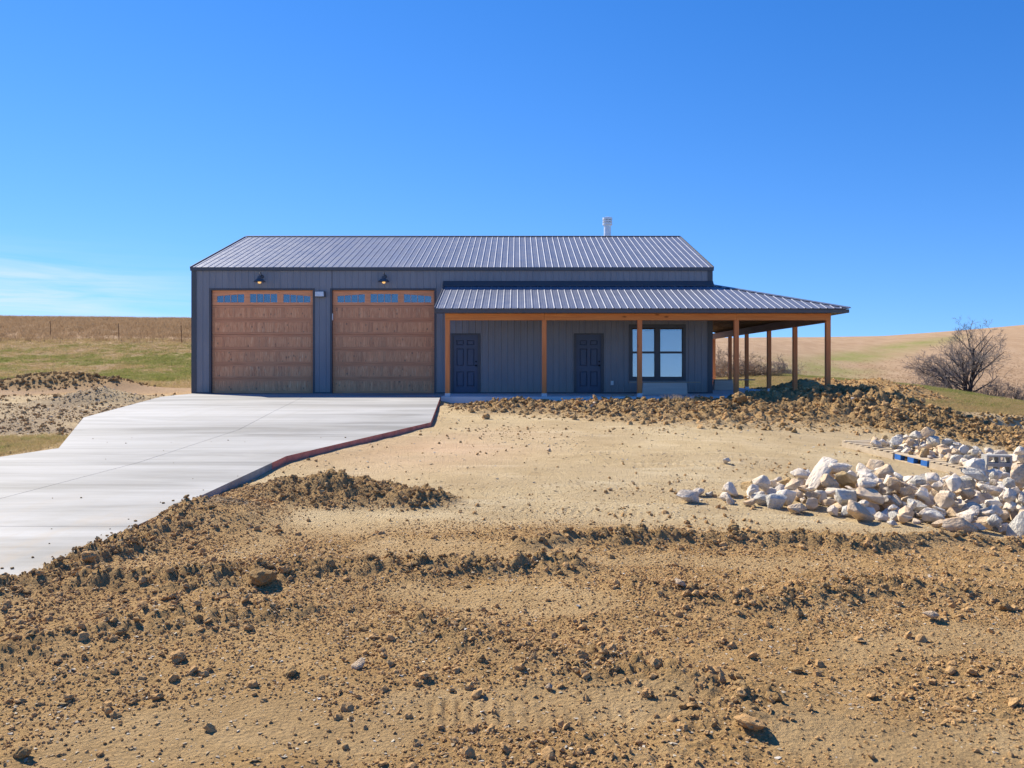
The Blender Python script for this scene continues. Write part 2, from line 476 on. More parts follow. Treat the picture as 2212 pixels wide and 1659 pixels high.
# ------------------------------------------------------------------ mesh helpers
class MB:
    def __init__(self):
        self.v, self.f, self.mi = [], [], []
    def add(self, vs, fs, mi=0):
        o = len(self.v)
        self.v += [tuple(p) for p in vs]
        self.f += [tuple(i + o for i in f) for f in fs]
        self.mi += [mi] * len(fs)
        return self
    def box(self, a, b, mi=0):
        x0, x1 = sorted((a[0], b[0])); y0, y1 = sorted((a[1], b[1])); z0, z1 = sorted((a[2], b[2]))
        vs = [(x0, y0, z0), (x1, y0, z0), (x1, y1, z0), (x0, y1, z0), (x0, y0, z1), (x1, y0, z1), (x1, y1, z1), (x0, y1, z1)]
        return self.add(vs, [(0, 3, 2, 1), (4, 5, 6, 7), (0, 1, 5, 4), (1, 2, 6, 5), (2, 3, 7, 6), (3, 0, 4, 7)], mi)
    def hexa(self, lo, hi, mi=0):
        """Two matching loops of points (bottom, top) joined into a solid."""
        n = len(lo)
        fs = [tuple(range(n))[::-1], tuple(range(n, 2 * n))]
        fs += [(i, (i + 1) % n, (i + 1) % n + n, i + n) for i in range(n)]
        return self.add(list(lo) + list(hi), fs, mi)
    def tube(self, p0, p1, r0, r1, n=8, caps=True, mi=0):
        p0, p1 = Vector(p0), Vector(p1)
        d = (p1 - p0).normalized()
        a = d.orthogonal().normalized(); b = d.cross(a)
        ring = lambda p, r: [p + (a * math.cos(t) + b * math.sin(t)) * r for t in [2 * math.pi * i / n for i in range(n)]]
        vs = ring(p0, r0) + ring(p1, r1)
        fs = [(i, (i + 1) % n, (i + 1) % n + n, i + n) for i in range(n)]
        if caps:
            fs += [tuple(range(n))[::-1], tuple(range(n, 2 * n))]
        return self.add(vs, fs, mi)
    def lathe(self, c, prof, n=20, mi=0):
        """Profile [(r, z)...] about a vertical axis through c."""
        vs, fs = [], []
        for r, z in prof:
            vs += [(c[0] + r * math.cos(2 * math.pi * i / n), c[1] + r * math.sin(2 * math.pi * i / n), c[2] + z) for i in range(n)]
        for k in range(len(prof) - 1):
            fs += [(k * n + i, k * n + (i + 1) % n, (k + 1) * n + (i + 1) % n, (k + 1) * n + i) for i in range(n)]
        fs += [tuple(range(n))[::-1], tuple(range((len(prof) - 1) * n, len(prof) * n))]
        return self.add(vs, fs, mi)
    def mesh(self, name, mats):
        me = bpy.data.meshes.new(name)
        me.from_pydata(self.v, [], self.f)
        for x in (mats if isinstance(mats, (list, tuple)) else [mats]):
            me.materials.append(mat(x))
        if any(self.mi):
            me.polygons.foreach_set('material_index', self.mi)
        me.validate()
        return me
    def build(self, name, mats, parent=None, bevel=0.0, smooth=False, loc=None):
        me = self.mesh(name, mats)
        if bevel or True:
            bm = bmesh.new(); bm.from_mesh(me)
            bmesh.ops.recalc_face_normals(bm, faces=bm.faces)
            if bevel:
                bmesh.ops.bevel(bm, geom=list(bm.edges), offset=bevel, segments=1, affect='EDGES', profile=0.5)
            bm.to_mesh(me); bm.free()
        if smooth:
            me.polygons.foreach_set('use_smooth', [True] * len(me.polygons))
        return put(name, me, parent, loc)

def world_base(o):
    v = Vector((0, 0, 0))
    while o is not None:
        v += o.location
        o = o.parent
    return v
def put(name, me, parent=None, loc=None):
    """Meshes are drawn in world coordinates; a child is shifted back by its parents' base (unless loc is given)."""
    o = bpy.data.objects.new(name, me)
    COL.objects.link(o)
    if parent is not None:
        o.parent = parent
        if loc is None:
            me.transform(Matrix.Translation(-world_base(parent)))
    if loc is not None:
        o.location = loc
    return o
def thing(name, loc, label, cat, group=None):
    o = bpy.data.objects.new(name, None)
    o.empty_display_size = 0.2
    COL.objects.link(o)
    o.location = loc
    return tag(o, label, cat, group)
def tag(o, label, cat, group=None, kind=None):
    if label: o['label'] = label
    if cat: o['category'] = cat
    if group: o['group'] = group
    if kind: o['kind'] = kind
    return o
def struct(o):
    o['kind'] = 'structure'
    return o
def kids(o):
    return [c for c in bpy.data.objects if c.parent == o]
def copy_tree(o, parent=None, shift=None):
    c = o.copy()
    COL.objects.link(c)
    c.parent = parent
    if shift is not None:
        c.location = o.location + Vector(shift)
    for k in kids(o):
        copy_tree(k, c)
    return c

# ------------------------------------------------------------------ numbers that shape the land
def hash2(a, b, seed):
    n = (a * 374761393 + b * 668265263 + seed * 1442695041) & 0xffffffff
    n = ((n ^ (n >> 13)) * 1274126177) & 0xffffffff
    return ((n ^ (n >> 16)) & 0xffff) / 65535.0
def vnoise(x, y, seed=0):
    x = np.asarray(x, float); y = np.asarray(y, float)
    xi = np.floor(x).astype(np.int64); yi = np.floor(y).astype(np.int64)
    xf = x - xi; yf = y - yi
    u = xf * xf * (3 - 2 * xf); v = yf * yf * (3 - 2 * yf)
    a = hash2(xi, yi, seed); b = hash2(xi + 1, yi, seed); c = hash2(xi, yi + 1, seed); d = hash2(xi + 1, yi + 1, seed)
    return (a * (1 - u) + b * u) * (1 - v) + (c * (1 - u) + d * u) * v
def fbm(x, y, oct=4, seed=0, gain=0.5):
    s = 0; a = 1; t = 0
    for i in range(oct):
        s = s + a * vnoise(x * 2 ** i + 17.3 * i, y * 2 ** i - 9.1 * i, seed + i)
        t += a; a *= gain
    return s / t - 0.5
def cells(x, y, seed=0):
    """Rounded lumps: distance to the nearest jittered point, 0 at a lump's middle."""
    xi = np.floor(x).astype(np.int64); yi = np.floor(y).astype(np.int64)
    best = np.full(np.shape(x), 9.0)
    for dx in (-1, 0, 1):
        for dy in (-1, 0, 1):
            px = xi + dx + hash2(xi + dx, yi + dy, seed); py = yi + dy + hash2(xi + dx, yi + dy, seed + 5)
            best = np.minimum(best, (px - x) ** 2 + (py - y) ** 2)
    return np.sqrt(best)
def ss(a, b, x):
    t = np.clip((x - a) / (b - a), 0, 1)
    return t * t * (3 - 2 * t)
def seg_dist(x, y, pts):
    """Distance to a polyline and the parameter 0..1 along it."""
    best = np.full(np.shape(x), 1e9); par = np.zeros(np.shape(x))
    n = len(pts) - 1
    for i in range(n):
        ax, ay = pts[i][:2]; bx, by = pts[i + 1][:2]
        L = (bx - ax) ** 2 + (by - ay) ** 2
        t = np.clip(((x - ax) * (bx - ax) + (y - ay) * (by - ay)) / L, 0, 1)
        d = np.hypot(x - ax - t * (bx - ax), y - ay - t * (by - ay))
        w = d < best
        best = np.where(w, d, best); par = np.where(w, i + t, par)
    return best, par
def in_poly(x, y, poly):
    r = np.zeros(np.shape(x), bool)
    j = len(poly) - 1
    for i in range(len(poly)):
        xi, yi = poly[i]; xj, yj = poly[j]
        c = ((yi > y) != (yj > y)) & (x < (xj - xi) * (y - yi) / (yj - yi + 1e-12) + xi)
        r ^= c
        j = i
    return r

DRIVE = [(-11.60, 29.78), (-11.20, 25.8), (-10.30, 19.8), (-7.95, 14.45), (-8.35, 13.35), (-9.6, 9.0), (-10.8, 2.0), (-12.0, -6.0),
         (-6.2, -6.0), (-5.3, 2.0), (-4.55, 5.6), (-3.98, 7.05), (-3.74, 13.5), (-1.94, 18.7), (-2.43, 26.38), (-2.43, 29.78)]
def drive_z(y):
    return -0.04 * np.maximum(0, 26.4 - np.asarray(y, float))
HOUSE = (-11.606, 6.954, 29.8, 42.0)

LEFT_Y = [0, 10, 18, 22, 25, 28, 31, 35, 40, 45, 50, 56, 62, 80, 100, 120, 150, 220, 1000]
LEFT_Z = [-1.15, -0.75, -0.50, -0.34, -0.22, -0.10, 0.0, 0.20, 0.55, 1.0, 1.62, 2.42, 3.20, 4.95, 6.55, 7.60, 8.2, 8.2, 8.0]
HILL_S = [-0.3, 0.22, 0.36, 0.44, 0.52, 0.62, 0.8, 1.6]
HILL_Z = [11.4, 11.4, 11.6, 12.2, 13.8, 16.2, 19, 24]
PORCH_BERM = [(-0.9, 24.6, .03), (0.3, 24.9, .05), (2.5, 24.9, .08), (4.4, 24.7, .10), (6.3, 25.1, .11), (8.4, 25.1, .24), (10.2, 24.9, .36), (11.4, 24.4, .52), (12.3, 23.9, .46), (13.2, 23.2, .24), (14.2, 22.6, .02)]

def land(x, y, detail=True):
    x = np.asarray(x, float); y = np.asarray(y, float)
    sl = x / np.maximum(y, 20)
    pad = -0.04 * np.maximum(0, 26.4 - y) - 0.10
    f = 1 - ss(21.5, 25.5, y) * (1 - ss(9.8, 12.5, x))
    tilt = -0.09 * np.log1p(np.exp(np.clip((np.minimum(x, 15) - 4) * 1.6, -30, 30))) / 1.6
    yard = pad + tilt * f * ss(5.5, 9.5, y)
    # right-hand field behind a cut bank
    xf = np.maximum(0, x - 9)
    yc = np.minimum(y, 62 - 22 * ss(.44, .62, sl))
    field = -0.10 - 0.075 * np.minimum(xf, 24) + np.clip((yc - 27), 0, 60) * (0.034 * ss(9, 20, x) + 0.004)
    field = field - 4.2 * ss(48 + 16 * ss(0.62, 0.36, sl), 112, y) * ss(0.20, 0.42, sl)
    hz = np.interp(sl, HILL_S, HILL_Z)
    t = ss(78, 300, y)
    field = field * (1 - t) + hz * t + (y > 90) * 0.8 * fbm(x * .02, y * .02, 3, 41) * ss(90, 160, y)
    bank = np.where(x > 10.6, ss(25.9, 26.9, y + 0.7 * fbm(x * .7, y * .7, 3, 3)), ss(26.4, 29, y))
    right = yard * (1 - bank) + field * bank
    left = np.interp(y, LEFT_Y, LEFT_Z) + 0.25 * fbm(x * .06, y * .06, 3, 11) * ss(28, 45, y)
    left = left + 0.010 * (np.clip(-x, 0, 80) - 32) * ss(45, 80, y)
    wl = np.where(y < 45, ss(-7.5, -12.5, x), ss(-0.02, -0.22, sl))
    z = right * (1 - wl) + left * wl
    # heaps and berms
    d, pr = seg_dist(x, y, PORCH_BERM)
    hh = np.interp(pr, range(len(PORCH_BERM)), [p[2] for p in PORCH_BERM])
    back = y > np.interp(x, [p[0] for p in PORCH_BERM], [p[1] for p in PORCH_BERM])
    wd = np.where(back & (x < 11), 1.3, np.interp(x, [0, 6, 10, 13], [2.4, 3.6, 2.8, 1.6]))
    lum = 1 + 0.9 * fbm(x * .9, y * .9, 4, 21)
    z = z + hh * np.exp(-(d / wd) ** 2) * lum
    z = z - 0.21 * ss(23.6, 25.2, y) * (y < 27) * ss(-2.6, -1.5, x) * ss(7.2, 6.0, x)
    def heap(cx, cy, h, wx, wy, seed, rot=0.0, k=1.0):
        ca, sa = math.cos(rot), math.sin(rot)
        u = ((x - cx) * ca + (y - cy) * sa) / wx; v = (-(x - cx) * sa + (y - cy) * ca) / wy
        return h * np.exp(-(u * u + v * v) ** k) * (1 + 0.8 * fbm(x * 1.3, y * 1.3, 4, seed))
    z = z + heap(12.2, 36, .52, 1.5, 1.8, 31) + heap(14.6, 35.6, .60, 1.9, 1.7, 32) + heap(16.2, 34.6, .42, 1.6, 1.4, 33)
    z = z + heap(-18.6, 33, .50, 2.6, 1.2, 34, 0, 1.4) + heap(-15.9, 32.5, .34, 1.5, 1.0, 35) + heap(-21.5, 31.2, .5, 1.2, .8, 36)
    z = z + heap(-12.9, 26.3, .40, 1.2, 1.0, 37) + heap(-14.0, 25.6, .15, 1.2, .7, 38)
    z = z + heap(-3.02, 10.75, .17, .55, .35, 51) + heap(-2.15, 10.6, .20, .55, .35, 52) + heap(-1.25, 10.3, .13, .45, .3, 53)
    z = z + heap(-3.35, 9.5, .20, .45, .55, 54) + heap(-3.05, 9.0, .10, .4, .4, 55)
    return z

def rough_mask(x, y):
    n = fbm(x * .35, y * .35, 3, 61)
    near = 1 - ss(8.1, 9.3, y + 1.2 * n + 0.03 * x)
    near = near * (1 - .72 * smooth_patch(x, y) * (y < 10))
    side = ss(1.0, 0.25, np.abs(x + 3.3)) * ss(12.2, 10.5, y)
    d, pr = seg_dist(x, y, PORCH_BERM)
    fr = np.interp(x, [-1.5, 1, 3, 7, 12], [1.0, .75, .58, .58, .8])
    df = np.where(y < np.interp(x, [p[0] for p in PORCH_BERM], [p[1] for p in PORCH_BERM]), d * fr, d)
    berm = ss(3.7, 1.3, df + 2.0 * n) * (y < 27.5) * ss(-2.2, -0.4, x)
    pile = np.maximum(ss(1.1, .5, np.hypot((x + 2.3) * .7, (y - 10.6) * 1.2) + .5 * n), ss(.7, .3, np.hypot(x + 1.25, (y - 10.3) * 1.2)))
    return np.clip(np.maximum.reduce([near, side, berm, pile]), 0, 1), near, berm, pile

SMOOTH = [((-3.9, 5.9), (-3.4, 7.0), (-2.7, 8.2), .38), ((-1.2, 8.0), (-.2, 7.9), (.3, 8.0), .35), ((-.8, 6.6), (.0, 6.5), (.5, 6.4), .32),
          ((1.6, 4.2), (2.2, 4.0), (3.0, 3.9), .40), ((-2.2, 4.2), (-1.4, 4.5), (-.8, 4.3), .35), ((.5, 7.6), (1.4, 7.6), (2.4, 7.5), .22),
          ((2.2, 5.4), (2.9, 5.6), (3.7, 5.5), .30), ((-.6, 4.6), (.1, 4.6), (.75, 4.62), .24)]
def smooth_patch(x, y):
    out = np.zeros(np.shape(x))
    wob = .35 * fbm(x * 1.2, y * 1.2, 3, 121)
    for *pts, w in SMOOTH:
        d, _ = seg_dist(x, y, pts)
        out = np.maximum(out, ss(w * 1.25, w * .55, d + wob))
    return out
BERM_A = [(0.15, 8.15), (1.2, 8.25), (2.2, 8.3), (3.3, 8.1), (4.4, 8.5), (5.6, 8.4)]
BERM_B = [(-3.6, 6.9), (-2.6, 6.95), (-1.5, 7.2), (-0.3, 7.25), (0.5, 7.4)]
BERM_C = [(-3.75, 9.2), (-3.75, 8.0), (-4.05, 6.8), (-4.4, 6.0)]
BERM_D = [(-.6, 5.7), (.1, 5.35), (.7, 5.0), (1.3, 4.6)]
BERM_E = [(1.0, 6.7), (1.9, 6.3), (2.9, 6.8), (4.2, 6.4)]
BERM_F = [(-3.4, 5.3), (-2.6, 5.9), (-1.6, 6.1)]
def berm_strength(x, y):
    out = 0
    for pts, w, k in ((BERM_A, .16, 1), (BERM_B, .22, 1), (BERM_C, .28, 1), (BERM_D, .30, .7), (BERM_E, .22, .7), (BERM_F, .2, .5)):
        d, _ = seg_dist(x + .25 * fbm(x * 1.5, y * 1.5, 3, 71), y + .3 * fbm(x * 1.5, y * 1.5, 3, 73), pts)
        out = np.maximum(out, k * np.exp(-(d / w) ** 2))
    return out

def ground_z(x, y):
    x = np.asarray(x, float); y = np.asarray(y, float)
    z = land(x, y)
    rm, near, berm, pile = rough_mask(x, y)
    inn = (y < 60)
    bs = berm_strength(x, y) * inn
    z = z + bs * 0.085 * (1 + .8 * fbm(x * 6, y * 6, 3, 81))
    z = z + 0.05 * fbm(x * .5, y * .5, 3, 82) * ss(1, 3, y) * inn
    z = z + rm * (0.060 * fbm(x * 1.6, y * 1.6, 4, 83) + 0.030 * fbm(x * 9, y * 9, 3, 84))
    lump = np.maximum(0, 0.55 - cells(x * 6.5, y * 6.5, 90)) * 0.055 + np.maximum(0, 0.55 - cells(x * 13, y * 13, 92)) * 0.040 + np.maximum(0, 0.55 - cells(x * 27, y * 27, 93)) * 0.022 * (y < 9)
    z = z + rm * lump * (0.6 + 1.3 * bs + 1.3 * np.clip(berm + pile, 0, 1)) * ss(-.25, .2, fbm(x * 1.1, y * 1.1, 3, 85) + .25 * bs + .2 * berm)
    lump2 = np.maximum(0, 0.6 - cells(x * 2.6, y * 2.6, 95)) * 0.26 + np.maximum(0, 0.6 - cells(x * 5, y * 5, 97)) * 0.17
    z = z + np.clip(berm + .4 * pile, 0, 1) * lump2 * (0.4 + vnoise(x * 1.1, y * 1.1, 96))
    z = z + (1 - rm) * inn * (0.012 * fbm(x * 5, y * 5, 4, 86) + 0.020 * fbm(x * 1.6, y * 1.6, 3, 87))
    # crawler-track prints: cross bars along two passes
    def track(cx, cy, rot, L, wd, pitch, amp):
        ca, sa = math.cos(rot), math.sin(rot)
        u = (x - cx) * ca + (y - cy) * sa; v = -(x - cx) * sa + (y - cy) * ca
        m_ = ss(L, L * .7, np.abs(u)) * ss(wd, wd * .75, np.abs(v))
        return m_ * np.clip(.75 + 2.2 * fbm(x * 3, y * 3, 3, 131), .1, 1.4) * (amp * np.sin(u * 2 * math.pi / pitch + 2.0 * v) - amp * .8)
    z = z + track(.08, 4.58, .05, .66, .19, .075, .009) + track(.9, 9.7, -.25, 1.3, .22, .10, .008) + track(2.0, 11.4, .1, 1.6, .2, .10, .008) + track(-.2, 9.2, .5, .8, .2, .10, .008) + track(3.2, 13.2, -.12, 2.2, .25, .14, .008) + track(2.4, 14.6, -.12, 2.6, .25, .14, .008) + track(-.6, 12.2, .22, 1.6, .22, .12, .006)
    # stays below the concrete
    dm = in_poly(x, y, DRIVE)
    z = np.where(dm, np.minimum(z, drive_z(y) - 0.11), z)
    pm = (x > -2.5) & (x < 10.25) & (y > 26.35) & (y < 43.5)
    z = np.where(pm, np.minimum(z, -0.16), z)
    hm = (x > HOUSE[0] - .05) & (x < HOUSE[1] + .05) & (y > 29.7) & (y < 42.1)
    z = np.where(hm, -0.2, z)
    return z
def gz(x, y):
    return float(ground_z(np.array([x]), np.array([y]))[0])

# masks for the cover of the ground
def covers(x, y):
    n1 = fbm(x * .12, y * .12, 4, 101); n2 = fbm(x * .5, y * .5, 4, 103); n3 = fbm(x * 2, y * 2, 3, 105)
    sl = x / np.maximum(y, 5)
    rm, near, berm, pile = rough_mask(x, y)
    bs = berm_strength(x, y) * (y < 60)
    leftw = ss(-8.0, -9.5, x)
    rightw = ss(9, 11, x)
    # left: gravel lot, then green pasture, then tall dry grass from the fence on
    green_l = leftw * ss(33.5, 36.5, y + 5 * n2) * (1 - ss(54, 60, y + 7 * n1)) * np.clip(.50 + 2.4 * n1 + 2.2 * n2 + 1.5 * n3 - .5 * ss(46, 52, y) + .3 * ss(46, 40, y), 0, .9)
    dry_l = ss(-.05, -.2, sl) * ss(55, 60, y + 3 * n1) + leftw * ss(28, 32, y + 5 * n2)
    sod = leftw * ss(17.8, 16.9, y + 1.2 * n2) * ss(10, 12, y) 
    grav_l = leftw * ss(17.2, 18.6, y + 1.2 * n2) * (1 - ss(27, 31, y + 5 * n2)) * np.clip(.75 + 2 * n2, 0, 1)
    dark_l = np.clip(ss(1.9, .9, np.hypot((x + 18.2) * .45, (y - 32.8) * 1.1)) + ss(1.2, .7, np.hypot(x + 21.5, y - 31.2)), 0, 1)
    # right: tan field, green strip along its crest, then pasture hill
    fld = ss(26.6, 27.6, y + .7 * n2) * np.where(x > 0, 1, 0)
    crest = 62 - 16 * ss(.36, .60, sl)
    strip = np.exp(-((y - crest) / (5.0 + 4 * n1)) ** 2) * ss(.28, .34, sl)
    back = ss(43, 45, y) * ss(60, 52, y) * ss(.32, .26, sl) * (x > 3) * .6
    hill_g = np.exp(-((y - (185 + 300 * (sl - .40))) / 15) ** 2) * ss(.32, .40, sl) * ss(.56, .48, sl) * np.clip(.8 + 2 * n1, 0, 1)
    hill_g2 = np.exp(-((y - 150) / 22) ** 2) * ss(.26, .32, sl) * ss(.48, .36, sl) * np.clip(.6 + 2.5 * n1, 0, 1)
    green_r = np.clip(1.2 * strip + back + 1.0 * hill_g + .85 * hill_g2 + fld * (y < 62) * np.clip(.12 + 1.6 * n2 + n1, 0, .5), 0, 1)
    heaps = np.clip(ss(2.4, 1.7, np.hypot(x - 12.2, y - 36)) + ss(2.6, 1.9, np.hypot(x - 14.8, y - 35.5)) + ss(2.0, 1.3, np.hypot(x - 16.3, y - 34.6)), 0, 1)
    dry = np.clip(dry_l + fld, 0, 1) * (1 - heaps) * (1 - dark_l)
    green = np.clip(green_l + green_r * fld + sod * np.clip(.35 + 2 * n2, 0, .7), 0, 1) * (1 - heaps) * (1 - dark_l)
    dry = np.maximum(dry, sod * .9)
    packed = (1 - rm) * (1 - dry) * (y < 30) * (.40 + .60 * ss(8.0, 9.6, y + 1.2 * n2))
    grav = np.clip(grav_l + heaps * 0 + ss(.5, .2, np.hypot(x + 3.3, y - 9.6)) * .9 + ss(.30, .42, n1 + .6 * n2) * packed * .5, 0, 1) * (1 - dry)
    damp = np.clip(bs * .55 + pile * .75 + berm * np.clip(.70 + 1.2 * n3 + n2, 0, .95) + dark_l * .8, 0, 1) * (1 - dry)
    flare_tint = np.exp(-((x + 1.3 - .25 * (y - 15)) / 1.7) ** 2 - ((y - 15.2) / 2.6) ** 2) * np.clip(.8 + 2 * n2, 0, 1) * packed  # soft mask where the lens flare glow is coloured on to the yard
    return dict(flare_tint=flare_tint, packed=packed, gravel=grav, damp=damp, dry=dry, green=green, rough=rm, berm=berm, pile=pile, bs=bs, dark=dark_l, heaps=heaps, sod=sod)

# ------------------------------------------------------------------ ground: one sheet, finer towards the yard
def build_ground():
    ys = list(np.linspace(-70, -4, 10)) + list(np.linspace(-3, 2.4, 14))
    y = 2.42
    while y < 30:
        ys.append(y); y *= 1.0052
    while y < 120:
        ys.append(y); y *= 1.009
    while y < 1200:
        ys.append(y); y *= 1.02
    ys = np.array(ys)
    s = np.concatenate([np.linspace(-3, -.80, 26)[:-1], np.linspace(-.80, .80, 560), np.linspace(.80, 3, 26)[1:]])
    Wd = np.where(ys > 3, ys, 3 + (3 - ys) * .9)
    X = s[None, :] * Wd[:, None]
    Y = np.repeat(ys[:, None], len(s), 1)
    x, y = X.ravel(), Y.ravel()
    z = ground_z(x, y)
    ny, nx = X.shape
    me = bpy.data.meshes.new('ground')
    me.vertices.add(len(x))
    me.vertices.foreach_set('co', np.stack([x, y, z], 1).astype(np.float32).ravel())
    i = np.arange((ny - 1) * nx).reshape(ny - 1, nx)[:, :-1].ravel()
    q = np.stack([i, i + 1, i + nx + 1, i + nx], 1).astype(np.int32)
    me.loops.add(q.size)
    me.loops.foreach_set('vertex_index', q.ravel())
    me.polygons.add(len(q))
    me.polygons.foreach_set('loop_start', np.arange(0, q.size, 4, dtype=np.int32))
    me.polygons.foreach_set('use_smooth', np.ones(len(q), bool))
    me.update(calc_edges=True)
    cv = covers(x, y)
    for k in ('packed', 'gravel', 'damp', 'dry', 'green', 'flare_tint'):
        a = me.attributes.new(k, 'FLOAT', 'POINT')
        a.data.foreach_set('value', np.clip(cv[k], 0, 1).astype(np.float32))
    me.materials.append(mat('ground'))
    o = bpy.data.objects.new('ground', me)
    COL.objects.link(o)
    return struct(o)
build_ground()

# ------------------------------------------------------------------ driveway of poured panels
def build_drive():
    top = bmesh.new()
    # base under the joints
    def poly_solid(poly, dz_top, thick):
        mb = MB()
        n = len(poly)
        lo = [(x, y, float(drive_z(y)) + dz_top - thick) for x, y in poly]
        hi = [(x, y, float(drive_z(y)) + dz_top) for x, y in poly]
        mb.hexa(lo, hi)
        return mb
    # split the outline at y = 26.4 so that the slope change has an edge
    base = bmesh.new()
    base.faces.new([base.verts.new((x, y, 0)) for x, y in DRIVE])
    root = bpy.data.objects.new('driveway', None)
    COL.objects.link(root)
    root.location = (-6.5, 16, float(drive_z(16)))
    struct(root)
    cuts_y = [29.9, 26.4, 21.7, 17.2, 12.8, 8.55, 4.3, 0.0, -6.2]
    cx = lambda y: np.interp(y, [-6, 2, 7, 13, 18, 24, 30], [-9.1, -8.0, -6.6, -5.8, -5.75, -6.6, -7.0])
    g = 0.010
    for r in range(len(cuts_y) - 1):
        ya, yb = cuts_y[r], cuts_y[r + 1]
        ga = 0 if r == 1 else g
        gb = 0 if r == 0 else g
        for side in (-1, 1):
            b = base.copy()
            def clip(co, no):
                geom = list(b.verts) + list(b.edges) + list(b.faces)
                bmesh.ops.bisect_plane(b, geom=geom, plane_co=co, plane_no=no, clear_outer=True)
            clip((0, ya - ga / 2, 0), (0, 1, 0))
            clip((0, yb + gb / 2, 0), (0, -1, 0))
            p0 = Vector((float(cx(yb)), yb, 0)); p1 = Vector((float(cx(ya)), ya, 0))
            d = (p1 - p0).normalized()
            nrm = Vector((d.y, -d.x, 0)) * -side
            clip(p0 - nrm * g * .5, nrm)
            if not b.faces:
                b.free(); continue
            for v in b.verts:
                v.co.z = float(drive_z(v.co.y))
            e = bmesh.ops.extrude_face_region(b, geom=list(b.faces))
            for v in [v for v in e['geom'] if isinstance(v, bmesh.types.BMVert)]:
                v.co.z -= 0.13
            bmesh.ops.recalc_face_normals(b, faces=b.faces)
            me = bpy.data.meshes.new('concrete_panel')
            b.to_mesh(me); b.free()
            me.materials.append(mat('concrete'))
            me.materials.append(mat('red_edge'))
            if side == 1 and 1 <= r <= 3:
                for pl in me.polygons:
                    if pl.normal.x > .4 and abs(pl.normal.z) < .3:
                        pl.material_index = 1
            put('concrete_panel', me, root)
    base.free()
build_drive()

# ------------------------------------------------------------------ the house
X0, X1, Y0, Y1 = HOUSE
EAVE, RISE = 4.52, 2.06
YR = (Y0 + Y1) / 2
RIDGE = EAVE + RISE
house = thing('metal_house', (-2.3, 35.9, 0), 'charcoal ribbed steel house with two wooden garage doors and a wraparound timber porch', 'building')

PITCH = 0.232
def rib_breaks(u0, u1, pitch=PITCH, hb=.030, ht=.014, h=.020, first=None, minor=True):
    """Corrugation profile as (u, height) from u0 to u1; ribs at multiples of pitch from `first`."""
    first = u0 + pitch / 2 if first is None else first
    pts = [(u0, 0.0)]
    k = math.ceil((u0 - first - hb) / pitch)
    while True:
        c = first + k * pitch
        if c - hb > u1:
            break
        for du, hh in ((-hb, 0), (-ht, h), (ht, h), (hb, 0)):
            if u0 < c + du < u1:
                pts.append((c + du, hh))
        if minor:
            for q in (pitch * .36, pitch * .64):
                for du, hh in ((-.012, 0), (0, h * .22), (.012, 0)):
                    if u0 < c + q + du < u1:
                        pts.append((c + q + du, hh))
        k += 1
    pts.append((u1, 0.0))
    return pts
def siding_strip(mb, prof, z0, z1, frame, thick=.004):
    """One corrugated rectangle; frame maps (u, out, v) to a point. z0/z1 may be functions of u."""
    fz = lambda z, u: z(u) if callable(z) else z
    a = [frame(u, h, fz(z0, u)) for u, h in prof]
    b = [frame(u, h, fz(z1, u)) for u, h in prof]
    n = len(prof)
    mb.add(a + b, [(i, i + 1, n + i + 1, n + i) for i in range(n - 1)])

GD = [(-10.94, -7.30), (-6.62, -2.96)]
GD_H = 3.70
MD = [(-2.33, -1.37), (2.08, 3.04)]
MD_H = 2.10
WIN = (4.10, 5.93, 0.56, 2.37)
OPEN = [(a, b, -.1, GD_H) for a, b in GD] + [(a, b, -.1, MD_H) for a, b in MD] + [WIN]
front = lambda u, h, v: (u, Y0 - h, v)
SHEET = 4 * PITCH
nsheet = 20
for i in range(nsheet):
    a, b = X0 + i * SHEET, X0 + (i + 1) * SHEET
    cuts = sorted({a, b} | {c for o in OPEN for c in o[:2] if a < c < b})
    mb = MB()
    for u0, u1 in zip(cuts, cuts[1:]):
        um = (u0 + u1) / 2
        spans = [(0.0, EAVE - .02)]
        for o in OPEN:
            if o[0] < um < o[1]:
                spans = [s for lo, hi in spans for s in ((lo, max(lo, min(hi, o[2]))), (min(hi, max(lo, o[3])), hi)) if s[1] - s[0] > .01]
        pr = [(u, h) for u, h in rib_breaks(a, b, first=X0 + PITCH / 2) if u0 < u < u1]
        hh = lambda u: 0.0
        prof = [(u0, 0.0)] + pr + [(u1, 0.0)]
        for lo, hi in spans:
            mb = MB()
            siding_strip(mb, prof, lo, hi, front)
            mb.build('wall_panel', 'siding', house)
# gable ends and back wall
for side, xx in ((-1, X0), (1, X1)):
    gable = lambda u: EAVE - .02 + RISE * (1 - abs(u - YR) / (YR - Y0))
    n = 13
    for i in range(n):
        u0 = Y0 + (Y1 - Y0) * i / n; u1 = Y0 + (Y1 - Y0) * (i + 1) / n
        mb = MB()
        pr = rib_breaks(u0, u1, pitch=(Y1 - Y0) / n / 4)
        if u0 < YR < u1:
            pr = sorted(pr + [(YR, 0.0)])
        siding_strip(mb, pr, 0.0, gable, lambda u, h, v: (xx + side * h, u, v))
        mb.build('wall_panel', 'siding', house)
for i in range(10):
    u0 = X0 + (X1 - X0) * i / 10; u1 = X0 + (X1 - X0) * (i + 1) / 10
    mb = MB()
    siding_strip(mb, rib_breaks(u0, u1), 0.0, EAVE - .02, lambda u, h, v: (u, Y1 + h, v))
    mb.build('wall_panel', 'siding', house)
# inner shell keeps daylight out and stands behind the glass
mb = MB()
mb.box((X0 + .3, Y0 + .55, -.15), (X1 - .3, Y1 - .3, EAVE - .3))
mb.build('inner_wall', 'dark', house)

